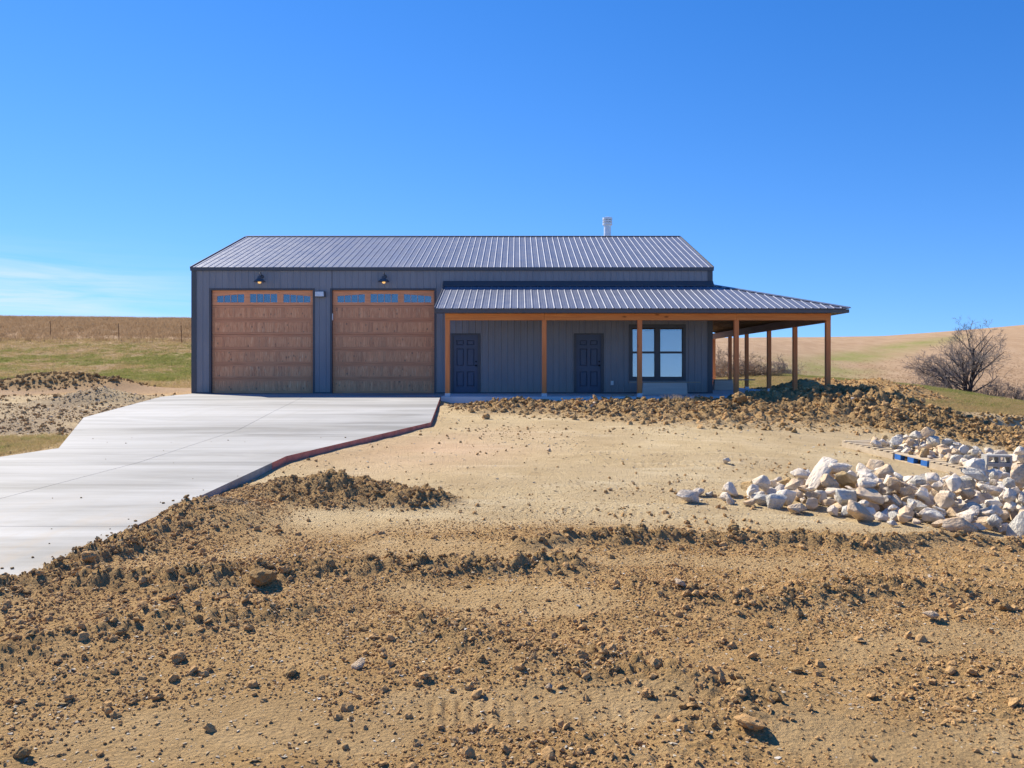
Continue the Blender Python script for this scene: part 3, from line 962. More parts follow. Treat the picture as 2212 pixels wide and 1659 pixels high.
# trim
tb = .026
mb = MB(); mb.box((X0 - .035, Y0 - tb - .006, 0), (X0 + .14, Y0 + .01, EAVE - .10)); mb.box((X0 - .035, Y0 + .0105, 0), (X0 + .005, Y0 + .14, EAVE - .10)); mb.build('corner_trim', 'trim', house)
mb = MB(); mb.box((X1 - .14, Y0 - tb - .006, 0), (X1 + .035, Y0 + .01, EAVE - .10)); mb.box((X1 - .005, Y0 + .0105, 0), (X1 + .035, Y0 + .14, EAVE - .10)); mb.build('corner_trim', 'trim', house)
mb = MB(); mb.box((X0 - .05, Y0 - .075, EAVE - .135), (X1 + .05, Y0 - .003, EAVE - .012)); mb.build('eave_trim', 'trim', house)
mb = MB(); mb.box((X0 - .05, Y1 + .003, EAVE - .135), (X1 + .05, Y1 + .075, EAVE - .012)); mb.build('eave_trim', 'trim', house)
for a, b in GD:
    mb = MB()
    mb.box((a - .06, Y0 - .028, 0.0), (a, Y0 + .16, GD_H)); mb.box((b, Y0 - .028, 0.0), (b + .06, Y0 + .16, GD_H)); mb.box((a - .06, Y0 - .030, GD_H), (b + .06, Y0 + .16, GD_H + .06))
    mb.build('garage_door_trim', 'trim', house)
for u0, u1 in ((X0 + .14, GD[0][0] - .06), (GD[0][1] + .06, GD[1][0] - .06), (GD[1][1] + .06, MD[0][0] - .05), (MD[0][1] + .05, MD[1][0] - .05), (MD[1][1] + .05, X1 - .14)):
    mb = MB()
    mb.box((u0, Y0 - .024, 0.002), (u1, Y0 - .003, .045))
    mb.build('base_trim', 'trim', house)

# main roof, front and back slopes in ribbed sheets
slope_len = math.hypot(RISE, YR - Y0)
OV = .07
def roof_pt(front_side):
    s = -1 if front_side else 1
    ang = math.atan2(RISE, YR - Y0)
    nrm = Vector((0, s * math.sin(ang), math.cos(ang)))
    ridge = Vector((0, YR, RIDGE))
    down = Vector((0, s * math.cos(ang), -math.sin(ang)))
    return lambda u, h, v: tuple(ridge + down * v + nrm * h + Vector((u, 0, 0)))
for fs in (True, False):
    fp = roof_pt(fs)
    proto = None
    XR0 = X0 - .04
    step = (X1 - X0 + .08) / 20
    for i in range(20):
        if proto is None:
            mb = MB()
            pr = rib_breaks(XR0, XR0 + step, pitch=step / 4, h=.014)
            siding_strip(mb, pr, 0.02, slope_len + OV, fp)
            # turned-down lip at the eave
            n = len(pr)
            mb.add([fp(u, h, slope_len + OV) for u, h in pr] + [fp(u, h - .012, slope_len + OV + .002) for u, h in pr], [(k, k + 1, n + k + 1, n + k) for k in range(n - 1)])
            me = mb.mesh('roof_panel', 'roof')
            me.transform(Matrix.Translation(-house.location))
            proto = me
        o = bpy.data.objects.new('roof_panel', proto)
        COL.objects.link(o); o.parent = house; o.location = (i * step, 0, 0)
mb = MB()
zz = RIDGE + .034
mb.hexa([(X0 - .07, YR - .16, zz - .055), (X0 - .07, YR, zz - .002), (X0 - .07, YR + .16, zz - .055), (X0 - .07, YR, zz - .020)],
        [(X1 + .07, YR - .16, zz - .055), (X1 + .07, YR, zz - .002), (X1 + .07, YR + .16, zz - .055), (X1 + .07, YR, zz - .020)])
mb.build('ridge_cap', 'trim', house)
for xx, d in ((X0 - .042, -1), (X1 + .042, 1)):
    for fs in (True, False):
        fp = roof_pt(fs)
        mb = MB()
        a, b = xx, xx + d * .03
        lo = [fp(a, .034, .16), fp(b, .034, .16), fp(b, -.12, .16), fp(a, -.12, .16)]
        hi = [fp(a, .034, slope_len + OV), fp(b, .034, slope_len + OV), fp(b, -.12, slope_len + OV), fp(a, -.12, slope_len + OV)]
        mb.hexa(lo, hi)
        mb.build('rake_trim', 'trim', house)

# flue pipe behind the ridge
PX, PY = 4.02, 37.1
pz = RIDGE - (PY - YR) * RISE / (YR - Y0)
mb = MB(); mb.lathe((PX, PY, pz - .1), [(.155, 0), (.155, 1.22)], 24)
mb.lathe((PX, PY, pz), [(.30, -.05), (.26, .06), (.165, .16), (.158, .20)], 24)
pipe = mb.build('flue_pipe', 'galv', house, smooth=False)
mb = MB()
zc = pz + 1.10
mb.lathe((PX, PY, zc), [(.215, 0), (.215, .085)], 24)
mb.lathe((PX, PY, zc + .13), [(.215, 0), (.215, .06)], 24)
mb.lathe((PX, PY, zc + .235), [(.215, 0), (.215, .09), (.12, .115)], 24)
for i in range(12):
    t = i * math.pi / 6
    mb.box((PX + .19 * math.cos(t) - .012, PY + .19 * math.sin(t) - .012, zc + .05), (PX + .19 * math.cos(t) + .012, PY + .19 * math.sin(t) + .012, zc + .26))
mb.lathe((PX, PY, zc + .02), [(.12, 0), (.12, .24)], 16)
mb.build('flue_cap', 'galv', pipe)

# garage doors
def garage_door(a, b):
    yd = Y0 + .10
    mb = MB()
    mb.box((a, yd + .055, 0.01), (b, yd + .075, GD_H - .005))
    root = mb.build('garage_door', 'gd_rail', house)
    w = b - a
    n = 7
    h = (GD_H - .02) / n
    bw = .1
    for k in range(n - 1):                                 # six boarded sections
        z0 = .012 + k * h
        z1 = z0 + h - .016
        mb = MB()
        mb.box((a + .004, yd + .02, z0), (b - .004, yd + .054, z1), 1)
        fz0, fz1 = z0 + .075, z1 - .075
        mb.box((a + .004, yd, z0), (b - .004, yd + .0195, fz0), 1)
        mb.box((a + .004, yd, fz1), (b - .004, yd + .0195, z1), 1)
        for xx in (a + .004, b - .084):
            mb.box((xx, yd, fz0 + .0005), (xx + .08, yd + .0195, fz1 - .0005), 1)
        nb = 39
        for q in range(nb):
            u0 = a + .086 + (w - .172) * q / nb; u1 = a + .086 + (w - .172) * (q + 1) / nb
            dpt = .006
            mb.hexa([(u0 + .003, yd + dpt, fz0 + .004), (u1 - .003, yd + dpt, fz0 + .004), (u1, yd + .0193, fz0 + .001), (u0, yd + .0193, fz0 + .001)],
                    [(u0 + .003, yd + dpt, fz1 - .004), (u1 - .003, yd + dpt, fz1 - .004), (u1, yd + .0193, fz1 - .001), (u0, yd + .0193, fz1 - .001)], 0)
        o = mb.build('door_section', ['gd_field', 'gd_rail'], root, loc=(a + .0 - house.location.x, yd - house.location.y, z0 - house.location.z))
        o.data.transform(Matrix.Translation((-a, -yd, -z0)))
    # glazed top section with an arch running over its three windows
    z0 = .012 + (n - 1) * h
    z1 = GD_H - .008
    mb = MB()
    wz0, wz1 = z0 + .10, z1 - .125
    wins = [(a + w * .047, a + w * .315), (a + w * .372, a + w * .640), (a + w * .700, a + w * .966)]
    mb.box((a + .004, yd, z0), (b - .004, yd + .05, wz0))
    mb.box((a + .004, yd, wz1), (b - .004, yd + .05, z1))
    xs = [a + .004] + [c for q in wins for c in q] + [b - .004]
    for u0, u1 in zip(xs[0::2], xs[1::2]):
        mb.box((u0, yd, wz0 + .0005), (u1, yd + .05, wz1 - .0005))
    # moulding round each of the three fields
    for u0, u1 in ((a + .03, a + w * .343), (a + w * .357, a + w * .655), (a + w * .669, b - .03)):
        mb.box((u0, yd - .010, z1 - .075), (u1, yd - .0005, z1 - .045))
        mb.box((u0, yd - .010, wz0 - .032), (u1, yd - .0005, wz0 - .006))
        mb.box((u0, yd - .010, wz0 - .0055), (u0 + .02, yd - .0005, z1 - .0755)); mb.box((u1 - .02, yd - .010, wz0 - .0055), (u1, yd - .0005, z1 - .0755))
    arch = lambda u: wz1 - .085 * max(0.0, (abs((u - (a + b) / 2) / (w * .47)) - .28) / .72) ** 1.5
    for i_, (u0, u1) in enumerate(wins):
        if i_ == 1:
            continue
        N = 8
        for q in range(N):
            p, r = u0 + (u1 - u0) * q / N, u0 + (u1 - u0) * (q + 1) / N
            mb.hexa([(p, yd, arch(p) - .001), (r, yd, arch(r) - .001), (r, yd + .045, arch(r) - .001), (p, yd + .045, arch(p) - .001)],
                    [(p, yd, wz1 - .001), (r, yd, wz1 - .001), (r, yd + .045, wz1 - .001), (p, yd + .045, wz1 - .001)])
    o = mb.build('door_section', ['gd_top'], root, loc=(a - house.location.x, yd - house.location.y, z0 - house.location.z))
    o.data.transform(Matrix.Translation((-a, -yd, -z0)))
    for u0, u1 in wins:
        for q in range(4):
            p, r = u0 + (u1 - u0) * q / 4, u0 + (u1 - u0) * (q + 1) / 4
            pm = MB()
            pm.box((p + .001, yd + .022, wz0), (r - .001, yd + .028, wz1))
            pm.build('pane', 'glass_dark', root)
            if q:
                mm = MB(); mm.box((p - .008, yd + .004, wz0), (p + .008, yd + .0215, min(arch(p), wz1) - .001))
                mm.build('glazing_bar', 'gd_top', root)
    # dark space behind the panes
    mb = MB(); mb.box((a + .02, yd + .0495, wz0 - .02), (b - .02, yd + .0545, wz1 + .02)); mb.build('backing', 'dark', root)
    return root
for a, b in GD:
    garage_door(a, b)
mb = MB(); mb.box((GD[1][0] + .004, Y0 - .012, 2.62), (GD[1][0] + .03, Y0 + .06, 2.86)); mb.build('door_latch', 'white', house)

# entry doors
def entry_door(a, b):
    yd = Y0 + .03
    mb = MB()
    mb.box((a - .05, Y0 - .030, 0.0), (a + .035, Y0 + .10, MD_H)); mb.box((b - .035, Y0 - .030, 0.0), (b + .05, Y0 + .10, MD_H)); mb.box((a - .05, Y0 - .032, MD_H), (b + .05, Y0 + .10, MD_H + .05))
    mb.box((a + .0352, Y0 - .02, 0.0), (b - .0352, Y0 + .10, .03))
    fr = mb.build('entry_door', 'trim', house)
    mb = MB()
    x0, x1 = a + .037, b - .037
    w = x1 - x0
    st, mid = .115, .10
    pw = (w - 2 * st - mid) / 2
    rows = [(.24, .80), (.98, 1.62), (1.72, 1.92)]
    zs = [.035] + [c for r in rows for c in r] + [MD_H - .003]
    mb.box((x0, yd + .037, .035), (x1, yd + .052, MD_H - .003))
    for z0, z1 in zip(zs[0::2], zs[1::2]):
        mb.box((x0, yd, z0), (x1, yd + .0365, z1))
    for z0, z1 in rows:
        for u0, u1 in ((x0, x0 + st), (x0 + st + pw, x0 + st + pw + mid), (x1 - st, x1)):
            mb.box((u0, yd, z0 + .0004), (u1, yd + .0365, z1 - .0004))
    sl = mb.build('door_leaf', 'door_paint', fr)
    for z0, z1 in rows:
        for u0 in (x0 + st, x0 + st + pw + mid):
            p = MB()
            u1 = u0 + pw
            p.hexa([(u0 + .020, yd + .0367, z0 + .020), (u1 - .020, yd + .0367, z0 + .020), (u1 - .020, yd + .0367, z1 - .020), (u0 + .020, yd + .0367, z1 - .020)],
                   [(u0 + .045, yd + .012, z0 + .045), (u1 - .045, yd + .012, z0 + .045), (u1 - .045, yd + .012, z1 - .045), (u0 + .045, yd + .012, z1 - .045)])
            p.build('door_panel', 'door_paint', fr)
    mb = MB()
    mb.tube((x1 - .065, yd, 1.0), (x1 - .065, yd - .055, 1.0), .013, .013, 10)
    mb.tube((x1 - .065, yd - .05, 1.0), (x1 - .065, yd - .085, 1.0), .030, .024, 12)
    mb.tube((x1 - .065, yd + .001, 1.0), (x1 - .065, yd - .012, 1.0), .034, .034, 14)
    mb.tube((x1 - .065, yd + .001, 1.14), (x1 - .065, yd - .020, 1.14), .028, .024, 14)
    mb.build('door_knob', 'dark', fr)
    return fr
for a, b in MD:
    entry_door(a, b)

# window: two single-hung units side by side
a, b, z0, z1 = WIN
mb = MB()
mb.box((a - .10, Y0 - .030, z0 - .10), (a, Y0 + .10, z1 + .10)); mb.box((b, Y0 - .030, z0 - .10), (b + .10, Y0 + .10, z1 + .10))
mb.box((a + .0005, Y0 - .030, z1), (b - .0005, Y0 + .10, z1 + .10)); mb.box((a + .0005, Y0 - .030, z0 - .10), (b - .0005, Y0 + .10, z0))
win = mb.build('window', 'trim', house)
xm = (a + b) / 2
mb = MB(); mb.box((xm - .075, Y0 - .012, z0 + .0005), (xm + .075, Y0 + .09, z1 - .0005)); mb.build('mullion', 'trim', win)
zm = (z0 + z1) / 2 - .02
for u0, u1 in ((a + .001, xm - .0755), (xm + .0755, b - .001)):
    mb = MB()
    for (p, q, yy) in ((z0 + .001, zm + .02, .0), (zm + .0205, z1 - .001, .03)):
        mb.box((u0, Y0 + yy, p), (u0 + .035, Y0 + yy + .028, q)); mb.box((u1 - .035, Y0 + yy, p), (u1, Y0 + yy + .028, q))
        mb.box((u0 + .0355, Y0 + yy, p), (u1 - .0355, Y0 + yy + .028, p + .04)); mb.box((u0 + .0355, Y0 + yy, q - .035), (u1 - .0355, Y0 + yy + .028, q))
    mb.build('sash', 'trim', win)
    for (p, q, yy) in ((z0 + .04, zm - .015, .012), (zm + .06, z1 - .035, .042)):
        g_ = MB(); g_.box((u0 + .034, Y0 + yy, p), (u1 - .034, Y0 + yy + .006, q)); g_.build('pane', 'glass', win)
    bl = MB(); bl.box((u0 + .03, Y0 + .080, z0 + .01), (u1 - .03, Y0 + .086, z1 - .13)); bl.build('blind', 'blind', win)
mb = MB(); mb.box((a - .02, Y0 + .13, z0 - .05), (b + .02, Y0 + .14, z1 + .05)); mb.build('backing', 'dark', win)

# outlet beside the entry door
mb = MB(); mb.box((3.345, Y0 - .055, .30), (3.445, Y0 - .002, .45)); mb.box((3.365, Y0 - .068, .325), (3.425, Y0 - .0555, .425))
mb.build('outlet_box', 'white', house, bevel=.004)

# ---- porch
PF, PS = 26.75, 9.97                      # front and side post lines
PE_Y, PE_X = 26.30, 10.46                 # eaves
PT, PB = 3.86, 2.80                       # roof height at the wall and at the eave
PY_END = 43.2
struct_slab = MB()
struct_slab.hexa([(-2.42, 26.42, -.20), (10.22, 26.42, -.20), (10.22, 43.3, -.20), (6.99, 43.3, -.20), (6.99, 29.79, -.20), (-2.42, 29.79, -.20)],
                 [(-2.42, 26.42, 0), (10.22, 26.42, 0), (10.22, 43.3, 0), (6.99, 43.3, 0), (6.99, 29.79, 0), (-2.42, 29.79, 0)])
slab = struct_slab.build('porch_floor', 'porch_concrete', None)
struct(slab)
# footing strip under the garage doors and the house walls
mb = MB(); mb.box((X0 - .01, Y0 + .0, -.25), (X1 - .0, Y1, -.006)); mb.build('foundation', 'porch_concrete', house)

post_h = 2.44
pm = MB(); pm.box((-.074, -.074, .012), (.074, .074, post_h))
pme = pm.mesh('post', 'cedar_z')
bmm = bmesh.new(); bmm.from_mesh(pme); bmesh.ops.recalc_face_normals(bmm, faces=bmm.faces); bmesh.ops.bevel(bmm, geom=list(bmm.edges), offset=.006, segments=1, affect='EDGES'); bmm.to_mesh(pme); bmm.free()
br = MB()
br.box((-.085, -.085, .0005), (.085, .085, .011))
br.box((-.085, -.0795, .0115), (.085, -.0745, .10)); br.box((-.085, .0745, .0115), (.085, .0795, .10))
bme = br.mesh('post_base', 'bracket')
spots = [(x, PF) for x in (-2.23, .87, 3.93, 7.03, PS)] + [(PS, PF * k) for k in (1.118, 1.233, 1.353, 1.459, 1.579)]
for x, y in spots:
    o = bpy.data.objects.new('porch_post', pme); COL.objects.link(o); o.parent = house; o.location = Vector((x, y, 0)) - house.location
    k = bpy.data.objects.new('post_base', bme); COL.objects.link(k); k.parent = o
# beams: front in spliced lengths, side in lengths too
bz0, bz1 = 2.441, 2.655
fx = [-2.31, .87, 7.03, 10.05]
for u0, u1 in zip(fx, fx[1:]):
    mb = MB(); mb.box((u0 + .002, PF - .075, bz0), (u1 - .002, PF + .075, bz1)); mb.build('porch_beam', 'cedar_x', house, bevel=.005)
ys_ = [PF + .077, 29.9, 33.0, 36.2, 39.03, 42.4]
for u0, u1 in zip(ys_, ys_[1:]):
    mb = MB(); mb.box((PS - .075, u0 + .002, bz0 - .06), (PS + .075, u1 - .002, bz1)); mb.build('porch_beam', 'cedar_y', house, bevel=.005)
# porch roof planes
run = Y0 - PE_Y
dropp = PT - PB
ang = math.atan2(dropp, run)
plen = math.hypot(dropp, run)
def front_plane(u, h, v):     # v measured down the slope from the wall
    return (u, Y0 - .03 - v * math.cos(ang) - h * math.sin(ang), PT - v * math.sin(ang) + h * math.cos(ang))
def side_plane(u, h, v):
    return (X1 + .03 + v * math.cos(ang) + h * math.sin(ang), u, PT - v * math.sin(ang) + h * math.cos(ang))
XL = -2.58
ov = .0
def hip_v(u, base):           # distance down the slope at which the hip is met, 0 before the corner
    return max(0.0, (u - base) / math.cos(ang))
i = 0
u = XL
while u < PE_X - .02:
    u1 = min(u + SHEET, PE_X - .01)
    mb = MB()
    pr = rib_breaks(u, u1, first=XL + .06, h=.014)
    siding_strip(mb, pr, lambda q: min(plen, hip_v(q, X1 + .03)), plen + .03, front_plane)
    n = len(pr)
    mb.add([front_plane(q, h, plen + .03) for q, h in pr] + [front_plane(q, h - .012, plen + .032) for q, h in pr], [(k, k + 1, n + k + 1, n + k) for k in range(n - 1)])
    mb.build('porch_roof_panel', 'roof', house)
    u = u1
u = PE_Y + .01
while u < PY_END:
    u1 = min(u + SHEET, PY_END)
    mb = MB()
    pr = rib_breaks(u, u1, first=PE_Y + .06, h=.014)
    siding_strip(mb, pr, lambda q: min(plen, max(0.0, (Y0 - .03 - q) / math.cos(ang))), plen + .03, side_plane)
    mb.build('porch_roof_panel', 'roof', house)
    u = u1
# hip cap, wall flashing, fascias, left rake
ha, hb = Vector((X1 + .03, Y0 - .03, PT + .035)), Vector((PE_X + .04, PE_Y - .02, PB + .030))
dd = (hb - ha).normalized()
sd = dd.cross(Vector((0, 0, 1))).normalized()
up = Vector((0, 0, 1))
cs = lambda c: [c - sd * .12 - up * .028, c + up * .012, c + sd * .12 - up * .028, c - up * .006]
mb = MB(); mb.hexa([tuple(p) for p in cs(ha)], [tuple(p) for p in cs(hb)]); mb.build('hip_cap', 'roof', house)
mb = MB()
mb.hexa([(XL - .05, Y0 - .030, PT + .16), (XL - .05, Y0 - .050, PT + .16), (XL - .05, Y0 - .24, PT - .022), (XL - .05, Y0 - .24, PT - .036)],
        [(X1 + .04, Y0 - .030, PT + .16), (X1 + .04, Y0 - .050, PT + .16), (X1 + .04, Y0 - .24, PT - .022), (X1 + .04, Y0 - .24, PT - .036)])
mb.build('wall_flashing', 'trim', house)
fz0, fz1 = 2.656, 2.765
mb = MB(); mb.box((XL - .03, PE_Y - .01, fz0), (PE_X + .02, PE_Y + .02, fz1)); mb.build('fascia', 'trim', house)
mb = MB(); mb.box((PE_X - .01, PE_Y + .0205, fz0), (PE_X + .02, PY_END, fz1)); mb.build('fascia', 'trim', house)
mb = MB(); mb.box((XL - .03, PE_Y + .0205, fz0), (PE_X - .0105, PF - .08, fz0 + .012)); mb.build('soffit', 'trim', house)
mb = MB(); mb.box((PS + .08, PE_Y + .0205, fz0 - .0005), (PE_X - .0105, PY_END, fz0 + .0115)); mb.build('soffit', 'trim', house)
mb = MB()
lo = [front_plane(XL - .035, .034, 0), front_plane(XL - .001, .034, 0), front_plane(XL - .001, -.14, 0), front_plane(XL - .035, -.14, 0)]
hi = [front_plane(XL - .035, .034, plen + .03), front_plane(XL - .001, .034, plen + .03), front_plane(XL - .001, -.14, plen + .03), front_plane(XL - .035, -.14, plen + .03)]
mb.hexa(lo, hi); mb.build('rake_trim', 'trim', house)
# rafters under both planes and purlins on the side
x = XL + .12
rz = .055
while x < X1 + .02:
    mb = MB()
    t0, t1 = .05, plen - .30
    mb.hexa([front_plane(x, -.05, t0), front_plane(x + .04, -.05, t0), front_plane(x + .04, -.18, t0), front_plane(x, -.18, t0)],
            [front_plane(x, -.05, t1), front_plane(x + .04, -.05, t1), front_plane(x + .04, -.18, t1), front_plane(x, -.18, t1)])
    mb.build('rafter', 'rafter', house)
    x += .61
y = PE_Y + .55
while y < PY_END - .1:
    mb = MB()
    t0 = max(.05, (Y0 - .03 - y) / math.cos(ang) + .05); t1 = plen - .12
    if t1 - t0 > .1:
        mb.hexa([side_plane(y, -.05, t0), side_plane(y + .04, -.05, t0), side_plane(y + .04, -.18, t0), side_plane(y, -.18, t0)],
                [side_plane(y, -.05, t1), side_plane(y + .04, -.05, t1), side_plane(y + .04, -.18, t1), side_plane(y, -.18, t1)])
        mb.build('rafter', 'rafter', house)
    y += .61
for k in range(6):
    t = .25 + k * .6
    mb = MB()
    ya = max(PE_Y + .3, Y0 - .03 - (t - .1) * math.cos(ang))
    mb.hexa([side_plane(ya, -.012, t), side_plane(ya, -.012, t + .085), side_plane(ya, -.048, t + .085), side_plane(ya, -.048, t)],
            [side_plane(PY_END, -.012, t), side_plane(PY_END, -.012, t + .085), side_plane(PY_END, -.048, t + .085), side_plane(PY_END, -.048, t)])
    mb.build('purlin', 'rafter', house)
    mb = MB()
    xb = min(PE_X - .3, X1 + .03 + (t - .1) * math.cos(ang))
    mb.hexa([front_plane(XL, -.012, t), front_plane(XL, -.012, t + .085), front_plane(XL, -.048, t + .085), front_plane(XL, -.048, t)],
            [front_plane(xb, -.012, t), front_plane(xb, -.012, t + .085), front_plane(xb, -.048, t + .085), front_plane(xb, -.048, t)])
    mb.build('purlin', 'rafter', house)

# ------------------------------------------------------------------ lamps on the front wall
def barn_lamp(x, label):
    z = 3.96
    t = thing('wall_lamp', (x, Y0, z), label, 'lamp', 'barn lamps over the garage doors')
    y = Y0 - .30
    mb = MB(); mb.lathe((x, y, z), [(.205, 0.0), (.20, .02), (.13, .085), (.075, .12), (.06, .19), (.03, .21)], 24); mb.build('lamp_shade', 'trim', t, smooth=False)
    mb = MB(); mb.lathe((x, y, z - .04), [(.022, -.02), (.055, 0), (.06, .03), (.04, .10)], 16); mb.build('bulb', 'bulb', t, smooth=True)
    mb = MB()
    pts = [(x, y, z + .20), (x, y, z + .28), (x, y + .05, z + .34), (x, y + .14, z + .33), (x, Y0 - .03, z + .22)]
    for p, q in zip(pts, pts[1:]):
        mb.tube(p, q, .013, .013, 8)
    mb.build('arm', 'trim', t)
    mb = MB(); mb.tube((x, Y0 - .003, z + .22), (x, Y0 - .045, z + .22), .065, .060, 16); mb.build('wall_plate', 'trim', t)
    return t
barn_lamp(-9.12, 'dark gooseneck barn lamp above the garage door farther from the porch')
barn_lamp(-4.72, 'dark gooseneck barn lamp above the garage door next to the porch')
t = thing('flood_light', (-7.03, Y0, 3.42), 'white faced wall pack light on the wall between the two garage doors', 'light')
mb = MB(); mb.box((-7.20, Y0 - .16, 3.44), (-6.83, Y0 - .028, 3.64)); mb.build('housing', 'trim', t, bevel=.01)
mb = MB(); mb.hexa([(-7.19, Y0 - .162, 3.455), (-6.87, Y0 - .162, 3.455), (-6.89, Y0 - .162, 3.63), (-7.19, Y0 - .162, 3.63)], [(-7.18, Y0 - .19, 3.46), (-6.88, Y0 - .19, 3.46), (-6.90, Y0 - .172, 3.625), (-7.18, Y0 - .172, 3.625)]); mb.build('lens', 'white', t)

# ------------------------------------------------------------------ makeshift benches on the porch
def bench(cx, cy, L, boxw, lab_p, lab_b, rot=0.0, ztop=.40):
    b_ = MB()
    b_.hexa([(-boxw / 2 - .03, -.16, 0.002), (boxw / 2 + .03, -.16, 0.002), (boxw / 2 + .03, .16, 0.002), (-boxw / 2 - .03, .16, 0.002)],
            [(-boxw / 2, -.14, ztop), (boxw / 2, -.14, ztop), (boxw / 2, .14, ztop), (-boxw / 2, .14, ztop)])
    o = b_.build('plywood_box', 'ply', None, bevel=.004, loc=(cx, cy, 0)); o.rotation_euler.z = rot
    tag(o, lab_b, 'box', 'plywood boxes under the porch planks')
    p = MB(); p.box((-L / 2, -.14, ztop + .002), (L / 2, .14, ztop + .042))
    o = p.build('wooden_plank', 'plank_grey', None, bevel=.004, loc=(cx, cy, 0)); o.rotation_euler.z = rot
    tag(o, lab_p, 'plank', 'planks resting on plywood boxes')
bench(5.03, 28.5, 2.42, 1.48, 'long weathered plank lying on a plywood box below the porch window', 'pale plywood box under the plank below the porch window')
bench(8.55, 34.6, 2.6, .75, 'long weathered plank lying on a box at the side porch beyond the house corner', 'small pale plywood box under the plank on the side porch')
mb = MB(); mb.box((-.36, -.10, .002), (.36, .10, .045)); o = mb.build('wooden_plank', 'plank_grey', None, loc=(3.45, 27.2, 0), bevel=.004); tag(o, 'short board lying flat on the porch slab by the third porch post', 'plank')

# ------------------------------------------------------------------ rocks
def rock_mesh(name, seed, mk, sx=1.0, sy=.8, sz=.65, n=15, bumpy=.10):
    r = random.Random(seed)
    bm = bmesh.new()
    for _ in range(n):
        while True:
            v = Vector((r.uniform(-1, 1), r.uniform(-1, 1), r.uniform(-1, 1)))
            if .55 < v.length < 1:
                break
        v = v.normalized() * r.uniform(.82, 1.0)
        bm.verts.new((v.x * sx * .5, v.y * sy * .5, v.z * sz * .5))
    h = bmesh.ops.convex_hull(bm, input=list(bm.verts))
    bmesh.ops.delete(bm, geom=[g for g in h['geom_interior'] if isinstance(g, bmesh.types.BMVert)], context='VERTS')
    bmesh.ops.dissolve_limit(bm, angle_limit=R(14), verts=list(bm.verts), edges=list(bm.edges))
    bmesh.ops.bevel(bm, geom=list(bm.edges), offset=.035, segments=2, affect='EDGES', profile=.6)
    bmesh.ops.triangulate(bm, faces=list(bm.faces))
    bmesh.ops.subdivide_edges(bm, edges=[e for e in bm.edges if e.calc_length() > .16], cuts=1)
    bmesh.ops.triangulate(bm, faces=list(bm.faces))
    from mathutils import noise as mn
    for v in bm.verts:
        off = Vector((seed * 3.1, seed * 1.7, seed * .9))
        k = mn.fractal(v.co * 4.2 + off, .9, 2.0, 4) * bumpy * .55
        v.co += v.co.normalized() * k * .5
    bmesh.ops.recalc_face_normals(bm, faces=bm.faces)
    me = bpy.data.meshes.new(name)
    bm.to_mesh(me); bm.free()
    me.materials.append(mat(mk))
    me.polygons.foreach_set('use_smooth', [True] * len(me.polygons))
    try:
        me.set_sharp_from_angle(angle=R(28))
    except Exception:
        pass
    return me
KINDS = ['rock_white'] * 11 + ['rock_tan'] * 6 + ['rock_grey'] * 4 + ['rock_yellow'] * 1
ROCK = []
for i in range(24):
    r = random.Random(100 + i)
    mk = KINDS[(i * 5) % len(KINDS)] if i < 22 else 'rock_white'
    ROCK.append((rock_mesh('limestone_rock', i + 1, mk, 1.0, r.uniform(.62, .95), r.uniform(.48, .85), r.randint(11, 18)), mk))
BYMAT = {k: [m_ for m_, q in ROCK if q == k] for k in set(KINDS)}
WORD = {'rock_white': 'chalky white', 'rock_tan': 'tan', 'rock_grey': 'grey', 'rock_yellow': 'yellow'}

rocks = []          # (object, size, material, heap, x, y, z)
class Heap:
    def __init__(self, x0, x1, y0, y1, cell=.05):
        self.x0, self.y0, self.c = x0, y0, cell
        nx, ny = int((x1 - x0) / cell), int((y1 - y0) / cell)
        gx, gy = np.meshgrid(x0 + (np.arange(nx) + .5) * cell, y0 + (np.arange(ny) + .5) * cell, indexing='ij')
        self.gx, self.gy = gx, gy
        self.h = ground_z(gx.ravel(), gy.ravel()).reshape(gx.shape)
    def drop(self, x, y, size, mk, heap, tilt=.5, me=None, scl=None, rot=None):
        rad = size * .5
        d = np.hypot(self.gx - x, self.gy - y)
        m_ = d < rad * .75
        if not m_.any():
            return None
        base = np.percentile(self.h[m_], 50)
        me = me or random.choice(BYMAT[mk])
        o = bpy.data.objects.new('limestone_rock', me)
        COL.objects.link(o)
        sc = scl or (size, size * random.uniform(.85, 1.05), size * random.uniform(.85, 1.1))
        hz = sc[2] * .30
        o.scale = sc
        o.rotation_euler = rot or (random.uniform(-tilt, tilt), random.uniform(-tilt, tilt), random.uniform(0, 6.28))
        z = base + hz * .78
        o.location = (x, y, z)
        top = z + sc[2] * .26 * np.sqrt(np.clip(1 - (d / rad) ** 2, 0, 1))
        m2 = d < rad * .9
        self.h[m2] = np.maximum(self.h[m2], top[m2])
        rocks.append([o, size, mk, heap, x, y, z])
        return o
def pick_kind(a=random):
    return KINDS[a.randrange(len(KINDS))]

